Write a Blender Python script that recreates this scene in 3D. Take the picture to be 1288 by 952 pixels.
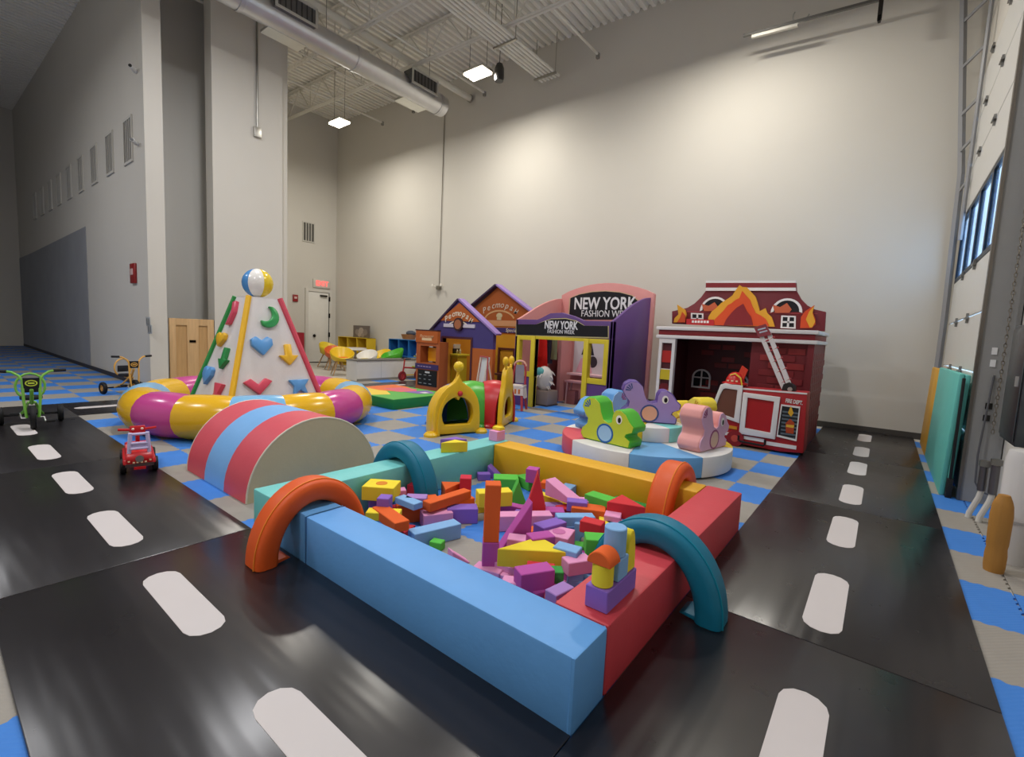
import bpy, bmesh, math, random
from mathutils import Vector, Matrix
random.seed(7)
PI = math.pi
for o in list(bpy.data.objects): bpy.data.objects.remove(o)
SC = bpy.context.scene
COL = SC.collection

# ------------------------------------------------------------------ camera
YAW, PITCH, ROLL, FPX, CX, CY, CAMH = -.6741, .0966, -.0452, 596.7, 632.0, 476.0, 1.5
_f = Vector((math.cos(PITCH)*math.sin(YAW), math.cos(PITCH)*math.cos(YAW), -math.sin(PITCH)))
_r = Vector((math.cos(YAW), -math.sin(YAW), 0)); _d = _f.cross(_r)
RT = math.cos(ROLL)*_r + math.sin(ROLL)*_d
DN = -math.sin(ROLL)*_r + math.cos(ROLL)*_d
cam_d = bpy.data.cameras.new('camera'); cam = bpy.data.objects.new('camera', cam_d); COL.objects.link(cam)
cam_d.sensor_fit = 'HORIZONTAL'; cam_d.sensor_width = 36; cam_d.lens = 36*FPX/1288
cam_d.shift_x = (644-CX)/1288; cam_d.clip_end = 200; cam_d.clip_start = .02
up = -DN; bk = -_f
cam.matrix_world = Matrix(((RT.x, up.x, bk.x, 0), (RT.y, up.y, bk.y, 0), (RT.z, up.z, bk.z, CAMH), (0, 0, 0, 1)))
SC.camera = cam

# ------------------------------------------------------------------ world, lights, exposure
w = bpy.data.worlds.new('world'); SC.world = w; w.use_nodes = True
w.node_tree.nodes['Background'].inputs[0].default_value = (.42, .66, 1, 1)
w.node_tree.nodes['Background'].inputs[1].default_value = 6.0
SC.view_settings.view_transform = 'Standard'; SC.view_settings.look = 'None'
SC.view_settings.gamma = 1; SC.view_settings.use_curve_mapping = False
SC.view_settings.exposure = 0.05
LAMP_W = 150          # watts of each high-bay lamp
LAMP_COL = (1, .95, .86)   # back row by the tall wall
LAMP_COL2 = (.97, .97, 1)     # the rows nearer the camera are whiter

# ------------------------------------------------------------------ pixel helpers (photo 1288 x 952 -> directions)
def ray(x, y): return ((x-CX)/FPX)*RT + ((y-CY)/FPX)*DN + _f
def P(x, y, z=0):
    d = ray(x, y); t = (z-CAMH)/d.z; return Vector((d.x*t, d.y*t, z))
def QY(x, y, Y):
    d = ray(x, y); t = Y/d.y; return Vector((d.x*t, Y, CAMH+d.z*t))
def QX(x, y, X):
    d = ray(x, y); t = X/d.x; return Vector((X, d.y*t, CAMH+d.z*t))
def FY(pts, Y): return [(QY(x, y, Y).x, QY(x, y, Y).z) for x, y in pts]

# ------------------------------------------------------------------ materials
def srgb(h):
    h = h.lstrip('#'); out = []
    for i in (0, 2, 4):
        c = int(h[i:i+2], 16)/255; out.append(c/12.92 if c <= .04045 else ((c+.055)/1.055)**2.4)
    return tuple(out)+(1,)
MATS = {}
def M(hexc, kind='foam'):
    key = (hexc, kind)
    if key in MATS: return MATS[key]
    m = bpy.data.materials.new(kind+'_'+hexc.strip('#')); m.use_nodes = True
    nt = m.node_tree; b = nt.nodes['Principled BSDF']; col = srgb(hexc)
    rough, bump, bs, var, met, spec = {
        'foam': (.48, .06, 35, .06, 0, .4), 'matte': (.85, .04, 60, .04, 0, .25), 'plastic': (.32, .0, 10, .02, 0, .5),
        'wall': (.9, .05, 4, .05, 0, .2), 'metal': (.38, .03, 20, .12, 1, .5), 'rubber': (.6, .05, 40, .05, 0, .3),
        'vinyl': (.22, .05, 9, .05, 0, .5), 'eva': (.62, .2, 60, .1, 0, .3), 'fabric': (.9, .25, 80, .15, 0, .2),
        'wood': (.6, .08, 12, .2, 0, .3), 'mat': (.3, .05, 4, .05, 0, .7), 'matlong': (.3, .05, 4, .05, 0, .7), 'glass': (.08, 0, 5, 0, 0, .5),
        'concrete': (.75, .1, 6, .12, 0, .3), 'print': (.5, .0, 10, .02, 0, .3)}[kind]
    b.inputs['Roughness'].default_value = rough; b.inputs['Metallic'].default_value = met
    b.inputs['Specular IOR Level'].default_value = spec
    tc = nt.nodes.new('ShaderNodeTexCoord'); mp = nt.nodes.new('ShaderNodeMapping')
    nt.links.new(tc.outputs['Object'], mp.inputs[0])
    if kind == 'wood': mp.inputs['Scale'].default_value = (9, 9, .8)
    ns = nt.nodes.new('ShaderNodeTexNoise'); ns.inputs['Scale'].default_value = {'wood': 3, 'wall': .5, 'concrete': 1.2, 'mat': 2.0, 'metal': 3}.get(kind, 6)
    ns.inputs['Detail'].default_value = 4
    nt.links.new(mp.outputs[0], ns.inputs['Vector'])
    mx = nt.nodes.new('ShaderNodeMix'); mx.data_type = 'RGBA'
    mx.inputs[6].default_value = tuple(c*(1-var) for c in col[:3])+(1,); mx.inputs[7].default_value = tuple(min(1, c*(1+var)) for c in col[:3])+(1,)
    nt.links.new(ns.outputs[0], mx.inputs[0]); nt.links.new(mx.outputs[2], b.inputs['Base Color'])
    if bump:
        n2 = nt.nodes.new('ShaderNodeTexNoise'); n2.inputs['Scale'].default_value = bs; n2.inputs['Detail'].default_value = 3
        src = n2.outputs[0]
        if kind == 'eva':       # raised diamond-plate ribs of the interlocking tiles
            wv = nt.nodes.new('ShaderNodeTexWave'); wv.inputs['Scale'].default_value = 14; wv.inputs['Distortion'].default_value = 1.5
            mpe = nt.nodes.new('ShaderNodeMapping'); mpe.inputs['Location'].default_value = (.003, .003, .0065); mpe.inputs['Rotation'].default_value = (0, 0, .785)
            nt.links.new(tc.outputs['Object'], mpe.inputs[0]); nt.links.new(mpe.outputs[0], wv.inputs['Vector']); src = wv.outputs[1]
        elif kind in ('mat', 'matlong'):     # creased vinyl: ripples across the sheet
            n2.inputs['Detail'].default_value = 1; mp2 = nt.nodes.new('ShaderNodeMapping'); mp2.inputs['Scale'].default_value = (.25, 2.2, 1) if kind == 'mat' else (2.4, .22, 1)
            nt.links.new(tc.outputs['Object'], mp2.inputs[0]); nt.links.new(mp2.outputs[0], n2.inputs['Vector'])
        else: nt.links.new(tc.outputs['Object'], n2.inputs['Vector'])
        bp = nt.nodes.new('ShaderNodeBump'); bp.inputs['Strength'].default_value = bump
        bp.inputs['Distance'].default_value = {'mat': .1, 'matlong': .1, 'eva': .004, 'wall': .01}.get(kind, .02)
        nt.links.new(src, bp.inputs['Height']); nt.links.new(bp.outputs[0], b.inputs['Normal'])
        if kind in ('mat', 'matlong'):
            rr = nt.nodes.new('ShaderNodeMapRange'); rr.inputs[3].default_value = .25; rr.inputs[4].default_value = .32
            nt.links.new(ns.outputs[0], rr.inputs[0]); nt.links.new(rr.outputs[0], b.inputs['Roughness'])
    if kind == 'glass':
        b.inputs['Alpha'].default_value = .35; m.blend_method = 'BLEND' if hasattr(m, 'blend_method') else m.blend_method
    MATS[key] = m; return m
def EM(hexc, s):
    key = (hexc, 'em', s)
    if key in MATS: return MATS[key]
    m = bpy.data.materials.new('lit_'+hexc.strip('#')); m.use_nodes = True
    b = m.node_tree.nodes['Principled BSDF']; b.inputs['Base Color'].default_value = srgb(hexc)
    b.inputs['Emission Color'].default_value = srgb(hexc); b.inputs['Emission Strength'].default_value = s
    MATS[key] = m; return m

# ------------------------------------------------------------------ mesh builder
class MB:
    def __init__(s): s.v = []; s.f = []
    def add(s, vs, fs):
        n = len(s.v); s.v += [tuple(v) for v in vs]; s.f += [tuple(i+n for i in f) for f in fs]; return s
    def box(s, c, d, rz=0, m=None):
        x, y, z = d[0]/2, d[1]/2, d[2]/2; vs = []
        for a, b, cc in ((-1,-1,-1),(1,-1,-1),(1,1,-1),(-1,1,-1),(-1,-1,1),(1,-1,1),(1,1,1),(-1,1,1)):
            v = Vector((a*x, b*y, cc*z))
            if m is not None: v = m @ v
            if rz: v = Matrix.Rotation(rz, 3, 'Z') @ v
            vs.append(v+Vector(c))
        return s.add(vs, [(0,3,2,1),(4,5,6,7),(0,1,5,4),(1,2,6,5),(2,3,7,6),(3,0,4,7)])
    def bb(s, x0, x1, y0, y1, z0, z1): return s.box(((x0+x1)/2,(y0+y1)/2,(z0+z1)/2), (x1-x0,y1-y0,z1-z0))
    def prism(s, poly, a0, a1, ax='y'):
        # poly in the two other axes; extruded along ax
        def mk(p, a): return {'y': (p[0], a, p[1]), 'x': (a, p[0], p[1]), 'z': (p[0], p[1], a)}[ax]
        n = len(poly); vs = [mk(p, a0) for p in poly]+[mk(p, a1) for p in poly]
        fs = [tuple(range(n)), tuple(range(2*n-1, n-1, -1))]+[(i, n+i, n+(i+1) % n, (i+1) % n) for i in range(n)]
        return s.add(vs, fs)
    def ring(s, outer, inner, a0, a1, ax='y', closed=True):
        def mk(p, a): return {'y': (p[0], a, p[1]), 'x': (a, p[0], p[1]), 'z': (p[0], p[1], a)}[ax]
        n = len(outer); vs = [mk(p, a) for a in (a0, a1) for q in (outer, inner) for p in q]; fs = []
        for i in range(n if closed else n-1):
            j = (i+1) % n
            fs += [(i, j, n+j, n+i), (2*n+i, 3*n+i, 3*n+j, 2*n+j), (i, 2*n+i, 2*n+j, j), (n+i, n+j, 3*n+j, 3*n+i)]
        if not closed: fs += [(0, n, 3*n, 2*n), (n-1, 3*n-1, 4*n-1, 2*n-1)]
        return s.add(vs, fs)
    def tube(s, path, r, n=10, closed=False):
        path = [Vector(p) for p in path]; k = len(path); vs = []; fs = []
        rr = r if isinstance(r, (list, tuple)) else [r]*k
        pu = None
        for i, p in enumerate(path):
            a = path[(i-1) % k] if (i or closed) else p; b = path[(i+1) % k] if (i < k-1 or closed) else p
            t = (b-a).normalized()
            if pu is None: u = t.cross(Vector((0,0,1)) if abs(t.z) < .95 else Vector((1,0,0))).normalized()
            else:
                u = pu - t*pu.dot(t); u = u.normalized() if u.length > 1e-6 else t.orthogonal().normalized()
            pu = u; v = t.cross(u)
            for j in range(n):
                q = 2*PI*j/n; vs.append(p+rr[i]*(math.cos(q)*u+math.sin(q)*v))
        for i in range(k if closed else k-1):
            for j in range(n):
                i2 = (i+1) % k; fs.append((i*n+j, i*n+(j+1) % n, i2*n+(j+1) % n, i2*n+j))
        if not closed: fs += [tuple(range(n-1, -1, -1)), tuple((k-1)*n+j for j in range(n))]
        return s.add(vs, fs)
    def cyl(s, a, b, r, n=20): return s.tube([a, b], r, n)
    def lathe(s, prof, c=(0,0,0), n=24, a0=0, a1=2*PI, cap=True):
        full = abs(a1-a0-2*PI) < 1e-6; k = len(prof); m = n if full else n+1; vs = []; fs = []
        for j in range(m):
            q = a0+(a1-a0)*j/n
            for r, z in prof: vs.append((c[0]+r*math.cos(q), c[1]+r*math.sin(q), c[2]+z))
        for j in range(n):
            j2 = (j+1) % m
            for i in range(k-1): fs.append((j*k+i, j2*k+i, j2*k+i+1, j*k+i+1))
        if full and cap:
            if prof[0][0] > 1e-6: fs.append(tuple(j*k for j in range(m-1, -1, -1)))
            if prof[-1][0] > 1e-6: fs.append(tuple(j*k+k-1 for j in range(m)))
        elif not full and cap:
            fs += [tuple(range(k)), tuple((m-1)*k+i for i in range(k-1, -1, -1))]
        return s.add(vs, fs)
    def ball(s, c, r, n=16, k=10):
        if not isinstance(r, (tuple, list)): r = (r, r, r)
        vs = []; fs = []
        for i in range(k+1):
            t = PI*i/k
            for j in range(n):
                q = 2*PI*j/n; vs.append((c[0]+r[0]*math.sin(t)*math.cos(q), c[1]+r[1]*math.sin(t)*math.sin(q), c[2]+r[2]*math.cos(t)))
        for i in range(k):
            for j in range(n): fs.append((i*n+j, (i+1)*n+j, (i+1)*n+(j+1) % n, i*n+(j+1) % n))
        return s.add(vs, fs)
    def xf(s, mat): s.v = [tuple(mat @ Vector(v)) for v in s.v]; return s
    def mesh(s, name, mat, bev=0, seg=2, smooth=None):
        me = bpy.data.meshes.new(name); bm = bmesh.new()
        vs = [bm.verts.new(v) for v in s.v]
        for f in s.f:
            try: bm.faces.new([vs[i] for i in f])
            except ValueError: pass
        bmesh.ops.remove_doubles(bm, verts=bm.verts, dist=1e-5)
        bmesh.ops.recalc_face_normals(bm, faces=bm.faces)
        if bev:
            ed = [e for e in bm.edges if len(e.link_faces) == 2 and e.calc_face_angle(0) > .5]
            bmesh.ops.bevel(bm, geom=ed, offset=bev, segments=seg, affect='EDGES', profile=.5, clamp_overlap=True)
        bm.to_mesh(me); bm.free()
        if mat: me.materials.append(mat)
        ang = .6 if smooth is None else smooth
        if ang:
            me.polygons.foreach_set('use_smooth', [True]*len(me.polygons))
            try: me.set_sharp_from_angle(angle=ang)
            except Exception: pass
        return me
    def build(s, name, mat, parent=None, bev=0, seg=2, smooth=None, loc=None):
        return link(name, s.mesh(name, mat, bev, seg, smooth), parent, loc)
def link(name, me, parent=None, loc=None):
    o = bpy.data.objects.new(name, me); COL.objects.link(o)
    if parent: o.parent = parent
    if loc is not None: o.location = loc
    return o
def tag(o, label=None, cat=None, group=None, kind=None):
    if label: o['label'] = label
    if cat: o['category'] = cat
    if group: o['group'] = group
    if kind: o['kind'] = kind
    return o
def thing(name, label, cat, loc=(0,0,0), rz=0, group=None):
    o = bpy.data.objects.new(name, None); COL.objects.link(o); o.location = loc; o.rotation_euler = (0, 0, rz)
    o.empty_display_size = .1
    return tag(o, label, cat, group)
def struct(name, mb, mat, parent=None, **k): 
    o = mb.build(name, mat, parent, **k)
    if not parent: o['kind'] = 'structure'
    return o
def copy_tree(o, parent=None):
    c = o.copy(); COL.objects.link(c)
    if parent: c.parent = parent
    for ch in list(o.children): copy_tree(ch, c)
    return c
def text(name, body, size, mat, parent, mtx, ext=.003, align='CENTER', sx=1.0, shear=0.0, bold=0.0):
    cu = bpy.data.curves.new('lettering', 'FONT'); cu.body = body; cu.size = size; cu.extrude = ext; cu.align_x = align; cu.align_y = 'CENTER'
    cu.shear = shear; cu.offset = bold; cu.resolution_u = 3
    t = bpy.data.objects.new('lettering_source', cu); COL.objects.link(t)
    dg = bpy.context.evaluated_depsgraph_get(); dg.update()
    me = bpy.data.meshes.new_from_object(t.evaluated_get(dg)); bpy.data.objects.remove(t); bpy.data.curves.remove(cu)
    me.transform(mtx @ Matrix.Diagonal((sx, 1, 1, 1))); me.materials.clear(); me.materials.append(mat)
    return link(name, me, parent)
FACE_Y = Matrix.Rotation(PI/2, 4, 'X')          # lettering upright, read from -Y
def TY(x, y, z, rz=0, tilt=0): return Matrix.Translation((x, y, z)) @ Matrix.Rotation(rz, 4, 'Z') @ FACE_Y @ Matrix.Rotation(tilt, 4, 'Z')
def disc(c, r, n=20, a0=0, a1=2*PI): return [(c[0]+r*math.cos(a0+(a1-a0)*i/n), c[1]+(r if not isinstance(r, tuple) else r[1])*math.sin(a0+(a1-a0)*i/n)) for i in range(n)]
def ell(c, rx, rz, n=20, a0=0.0, a1=2*PI, close=False):
    k = n+1 if close else n
    return [(c[0]+rx*math.cos(a0+(a1-a0)*i/n), c[1]+rz*math.sin(a0+(a1-a0)*i/n)) for i in range(k)]

# ================================================================== STRUCTURE
WALLC, WYB = '#cdc9c0', 10.8
def roofz(X): return 8.98-.0315*(X+6.9)
fl = struct('floor', MB().bb(-29, 1.3, -6.2, 11, -.2, -.012), M('#bdb8ae', 'concrete'))
struct('wall_back', MB().bb(-17.6, 1.3, WYB, WYB+.25, -.2, 10), M(WALLC, 'wall'))
struct('wall_left', MB().bb(-17.65, -17.4, 5.8, WYB, -.2, 10), M(WALLC, 'wall'))
struct('wall_closet', MB().bb(-17.4, -12.07, 5.8, 6.0, -.2, 10), M(WALLC, 'wall'))
struct('wall_column', MB().bb(-12.07, -11.7, 4.27, 5.8, -.2, 10).bb(-12.1, -11.86, 5.8, 6.0, -.2, 10), M(WALLC, 'wall'))
struct('wall_recess', MB().bb(-13.4, -13.2, 3.36, 5.8, -.2, 10), M('#dedcd5', 'wall'))
struct('wall_wing', MB().bb(-28.9, -11.67, 3.05, 3.36, -.2, 10), M(WALLC, 'wall'))
struct('wall_wing_end', MB().bb(-29.1, -28.9, -6.2, 3.36, -.2, 10), M(WALLC, 'wall'))
struct('wall_front', MB().bb(-29, 1.3, -6.4, -6.2, -.2, 10), M(WALLC, 'wall'))
struct('baseboard_back', MB().bb(-17.4, .95, WYB-.02, WYB, -.012, .1), M('#4a4744', 'rubber'))
struct('baseboard_wing', MB().bb(-28.9, -11.68, 3.03, 3.05, -.012, .1), M('#3a3a40', 'rubber'))
# thin patch coloured a darker grey, low on the wing wall
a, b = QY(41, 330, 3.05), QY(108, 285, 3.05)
struct('wall_wing_patch', MB().prism([(a.x-4, 0), (b.x, 0), (b.x, b.z), (a.x, QY(41, 318, 3.05).z), (a.x-4, QY(41, 318, 3.05).z)], 3.035, 3.052), M('#94969a', 'concrete'))

# right wall with the opening of the overhead door
DX, DY0, DY1, DZ1 = .76, 6.82, 10.5, 5.6
rw = MB().bb(1.0, 1.3, -6.2, DY0, -.2, 10).bb(.80, 1.3, DY1, WYB, -.2, 10).bb(.80, 1.3, DY0, DY1, DZ1, 10).bb(.80, 1.0, 6.80, 6.86, -.2, 10)
struct('wall_right', rw, M(WALLC, 'wall'))

# corrugated roof deck
def deck(x0, x1, y0, y1, pitch=.2, dz=.085):
    mb = MB(); n = int((x1-x0)/pitch); prof = []
    for i in range(n):
        x = x0+i*pitch
        for fx, h in ((0, 0), (.42, 0), (.55, dz), (.87, dz)): prof.append((x+fx*pitch, roofz(x+fx*pitch)+h))
    k = len(prof)
    vs = [(x, y0, z) for x, z in prof]+[(x, y1, z) for x, z in prof]
    return mb.add(vs, [(i, i+1, k+i+1, k+i) for i in range(k-1)])
ceil = struct('ceiling', deck(-29, 1.3, -6.4, WYB+.1), M('#ebe8df', 'wall'), smooth=0)

# ------------------------------------------------------------------ interlocking floor tiles
TX, TYS, X0, Y0 = .63, .61, -1.118, 6.14
def edge(n=7, a=.007):
    pts = [(0, 0), (.07, 0)]
    for i in range(n):
        for f, h in ((.12, -1), (.36, -1), (.66, 1), (.90, 1)): pts.append((.08+.84*(i+f)/n, h*a))
    return pts+[(.94, 0)]
E0 = edge(); tp = [(u*TX, o) for u, o in E0]+[(TX+o, u*TYS) for u, o in E0]
tp += [(TX, TYS)]+[(u*TX, TYS+o) for u, o in reversed(E0)]+[(o, u*TYS) for u, o in reversed(E0[1:])]
NT = len(tp)
top_fan = [(TX/2, TYS/2, 0)]+[(x, y, 0) for x, y in tp]+[(x, y, -.012) for x, y in tp]
fan_f = [(0, 1+i, 1+(i+1) % NT) for i in range(NT)]+[(1+i, 1+NT+i, 1+NT+(i+1) % NT, 1+(i+1) % NT) for i in range(NT)]
TM = {c: MB().add(top_fan, fan_f).mesh('tile', M(h, 'eva'), smooth=0) for c, h in ((0, '#3f7fd0'), (1, '#97928a'))}
def tile_col(i, j): return (i+j) % 2
far_tiles = {0: MB(), 1: MB()}; ntile = 0
cells = []
for i in range(-44, 4):
    for j in range(-16, 8):
        x, y = X0+i*TX, Y0+j*TYS
        xc, yc = x+TX/2, y+TYS/2
        if xc < -10.45:
            if yc > 2.9 or yc < -3.5: continue
            if yc > 2.55: continue
        elif yc > 10.5 or yc < -2.2: continue
        if x < -10.45 and y > 2.3 and xc < -10.2: continue
        if yc > .45 and yc < 1.25 and -10.2 < xc < -.9: continue
        if xc > -.55 and xc < .3 and yc > -3: continue
        if -10.3 < xc < -9.3 and yc > .3: continue
        if xc > .8: continue
        cells.append((math.hypot(xc, yc)*(1 if yc > -.2 else 3), i, j, x, y))
cells.sort()
for k, (d, i, j, x, y) in enumerate(cells):
    c = tile_col(i, j)
    if k < 290: link('tile', TM[c], fl, (x, y, 0))
    elif y > -3.5: far_tiles[c].bb(x, x+TX-.004, y, y+TYS-.004, -.012, 0)
for c, h in ((0, '#3f7fd0'), (1, '#97928a')):
    # remainder: edge strips along the wing wall and the hall wall plus the far tiles
    for i in range(-44, -14): far_tiles[c].bb(X0+i*TX, X0+i*TX+TX-.004, 2.48, 3.03, -.012, 0) if tile_col(i, -6) == c else None
    for j in range(-8, 8): far_tiles[c].bb(.783, .99, Y0+j*TYS, Y0+j*TYS+TYS-.004, -.012, 0) if tile_col(2, j) == c else None
    for j in range(0, 7): far_tiles[c].bb(-11.08, -10.4, Y0+j*TYS, Y0+j*TYS+TYS-.004, -.012, 0) if tile_col(-15, j) == c else None
    o = far_tiles[c].build('tile_field', M(h, 'eva'), fl, smooth=0); o['kind'] = 'stuff'

# ------------------------------------------------------------------ black road mats with white lane dashes
def dash_poly(L, W, n=6):
    p = []
    for i in range(n+1): q = -PI/2+PI*i/n; p.append((L/2-.09+.09*math.cos(q), W/2*math.sin(q)))
    for i in range(n+1): q = PI/2+PI*i/n; p.append((-L/2+.09+.09*math.cos(q), W/2*math.sin(q)))
    return p
dash_me = MB().prism(dash_poly(.80, .18), 0, .002, 'z').mesh('lane_dash', M('#cbc5c4', 'print'))
MATC = M('#1c191c', 'mat'); MATL = M('#1c191c', 'matlong')
def road_mat(x0, x1, y0, y1, dashes, label):
    cx, cy = (x0+x1)/2, (y0+y1)/2
    t = thing('road_mat', label, 'floor mat', (cx, cy, 0), 0, 'black road mats')
    MB().bb(x0-cx+.001, x1-cx-.001, y0-cy+.001, y1-cy-.001, 0, .014)  .build('mat_body', MATC if (x1-x0) > (y1-y0) else MATL, t, bev=.008, seg=2)
    for dx, dy, rz in dashes:
        o = link('lane_dash', dash_me, t, (dx-cx, dy-cy, .014)); o.rotation_euler = (0, 0, rz)
RX0, RX1 = -.775, .528
ys = [-2.45, .17, 2.78, 5.38, 7.94, 10.76]; dY = [-2.1, -.7, .62, 1.95, 3.32, 4.70, 5.97, 7.33, 8.57, 9.95]
RL = ['black road mat in front of the light blue corner, crossing lane end',
      'black road mat whose lane runs beside the blue and red beam corner',
      'black road mat with a teal arch foot standing beside its edge',
      'black road mat with white dashes between the red beam and the cardboard roll side',
      'black road mat with white dashes reaching the skirting of the tall white wall']
for k in range(5):
    road_mat(RX0, RX1, ys[k], ys[k+1], [(-.124, y, PI/2) for y in dY if ys[k] < y < ys[k+1]], RL[k])
xs = [-.775, -3.44, -6.17, -8.95]; dX = [-1.4, -2.77, -4.10, -5.48, -6.87, -8.32]
LL = ['black road mat with white dashes alongside the long light blue beam',
      'black road mat beside the striped half cylinder, under the red toy car',
      'black road mat with the green tricycle standing on it']
for k in range(3):
    road_mat(xs[k+1], xs[k], .18, 1.48, [(x, .833, 0) for x in dX if xs[k+1] < x < xs[k]], LL[k])
road_mat(-10.45, -8.95, .18, 1.48, [], 'plain black road mat at the corner behind the green tricycle')
for k, (y0, y1) in enumerate(((1.48, 4.1), (4.1, 6.7), (6.7, 9.4))):
    road_mat(-10.45, -9.15, y0, y1, [(-9.8, y, PI/2) for y in (1.95, 3.3, 4.75, 6.1, 7.75, 9.1) if y0 < y < y1],
             ['black road mat with one dash beside the inflatable ring and yellow tricycle', 'black road mat behind the inflatable ring', 'black road mat in front of the low white partition'][k])

# ------------------------------------------------------------------ overhead door, tracks and steel on the right wall
dr = tag(bpy.data.objects.new('door_1', None), kind='structure'); COL.objects.link(dr)
zc = [0, .65, 1.3, 1.95, 2.6, 3.62, 4.28, 4.94, 5.62]
DW = M('#d8d7d2', 'plastic')
for k in range(8):
    z0, z1 = zc[k], zc[k+1]
    if k == 4:
        s = MB(); n = 4; wv = (DY1-DY0)/n
        for i in range(n):
            y0 = DY0+i*wv; o_ = [(y0, z0), (y0+wv, z0), (y0+wv, z1), (y0, z1)]; g = .05
            i_ = [(y0+g, z0+.06), (y0+wv-g, z0+.06), (y0+wv-g, z1-.06), (y0+g, z1-.06)]
            f = MB().ring(o_, i_, DX, DX+.045, 'x').build('window_frame', M('#27303c', 'metal'), dr)
            MB().bb(DX+.02, DX+.026, y0+g, y0+wv-g, z0+.06, z1-.06).build('pane', M('#9cc4ee', 'glass'), f)
    else:
        p = MB().bb(DX, DX+.045, DY0, DY1, z0+.006, z1-.006).build('door_panel', DW, dr, bev=.008, seg=1)
        for yy in (8.15, 9.3): MB().box((DX-.012, yy, z1-.02), (.024, .05, .12)).box((DX-.02, yy, z1-.02), (.03, .16, .02)).build('hinge', M('#8c8b88', 'metal'), p)
GALV = M('#8b8c8f', 'plastic')
# far high-lift track and its ladder-like brace
r1 = [QY(1212.5, -60, 10.6), QY(1212, 0, 10.6), QY(1209, 218, 10.6), QY(1196, 330, 10.6), QY(1188, 400, 10.6), Vector((.70, 10.6, 0))]
r2 = [Vector((.72, 10.0, 8)), Vector((.72, 10.0, 3.2))]
tr = thing('lift_track', 'tall galvanised door track with ladder rungs beside the white back wall', 'door track', (0, 0, 0))
MB().tube(r1, .045, 4).build('rail', GALV, tr); MB().tube(r2, .03, 6).build('rail', GALV, tr)
for y in (28, 85, 145, 190, 240, 300):
    a = QY(1212-.02*y, y, 10.6); b_ = Vector((.72, 10.0, a.z+.0)); d_ = b_-a; MB().box((a+b_)/2, (d_.length, .02, .05), m=d_.to_track_quat('X', 'Z').to_matrix()).build('rung', GALV, tr)
nt_ = thing('door_jamb', 'wide galvanised near door jamb with perforated edge and hanging chain', 'door track', (.84, 6.68, 0))
MB().bb(-.10, .15, 0, .12, 0, 7.0).build('jamb_plate', M('#8f8f8d', 'matte'), nt_)
MB().bb(-.125, -.10, -.02, .05, 0, 7.0).build('perforated_angle', M('#7a756f', 'metal'), nt_)
MB().bb(-.02, .02, -.008, 0, 1.5, 1.57).bb(-.02, .02, -.008, 0, 1.38, 1.45).build('notice_plate', M('#dddddd', 'print'), nt_)
MB().bb(-.01, .04, -.01, 0, .96, 1.02).bb(-.015, .035, -.01, 0, .84, .90).build('black_switch', M('#151515', 'plastic'), nt_)
ch = thing('pull_chain', 'long hanging steel pull chain beside the galvanised jamb', 'chain', (.90, 6.61, .75))
link_me = MB().tube([(.011*math.cos(q), 0, .026*math.sin(q)) for q in [2*PI*i/8 for i in range(8)]], .0045, 5, True).mesh('chain_link', M('#8f8a82', 'metal'))
for k in range(110):
    o = link('chain_link', link_me, ch, (0, 0, k*.042)); o.rotation_euler = (0, 0, (k % 2)*PI/2)
hs = thing('control_cable', 'thin grey cable drooping down the galvanised jamb', 'cable', (0, 0, 0))
MB().tube([(.86, 6.66, 1.3), (.84, 6.64, .9), (.82, 6.62, .5), (.83, 6.62, .22), (.87, 6.6, .14), (.95, 6.6, .12)], .009, 6).build('cable', M('#55565a', 'rubber'), hs)

# gym pads, pipes, bollard, cardboard roll
def pad(name, y0, y1, hexc, label, top, n=2):
    t = thing(name, label, 'gym mat', (.585, (y0+y1)/2, 0), 0)
    L = (y1-y0)
    for k in range(n):
        MB().prism([(k*.047, 0), (.045+k*.047, 0), (.08+k*.047, top-.01*k), (.035+k*.047, top-.01*k)], -L/2, L/2).build('mat_panel', M(hexc, 'foam'), t, bev=.012)
pad('folded_gym_mat', 9.02, 10.25, '#d6a02c', 'yellow folded gym mat leaning on the door beside the turquoise one', 1.26)
pad('folded_gym_mat', 6.75, 9.0, '#63bdb4', 'turquoise folded gym mat leaning against the overhead door', 1.29)
bp = thing('door_stop', 'black upright rubber stop at the end of the turquoise gym mat', 'door stop', (.655, 6.70, 0))
MB().bb(-.025, .025, -.03, .03, 0, .2).bb(-.012, .012, -.02, .02, .2, 1.25).build('post', M('#1d1d1f', 'rubber'), bp, bev=.004)
bo = thing('bollard', 'white plastic bollard sleeve behind the cardboard roll', 'bollard', (.86, 4.98, 0))
MB().lathe([(0, 0), (.10, 0), (.10, .75), (.085, .82), (0, .84)], n=20).build('sleeve', M('#cfcdcb', 'plastic'), bo)
MB().lathe([(.101, .3), (.104, .3), (.104, .32), (.101, .32)], n=20, cap=False).build('band', M('#a9a7a5', 'plastic'), bo)
cr = thing('cardboard_roll', 'brown cardboard roll wrapped in tape standing on grey tile', 'cardboard roll', (.735, 4.66, 0))
MB().lathe([(0, 0), (.052, 0), (.057, .04), (.058, .12), (.053, .17), (.057, .2), (.06, .4), (.054, .47), (.047, .5), (.03, .545), (0, .55)], n=18).build('roll', M('#a87838', 'wood'), cr)
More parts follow.
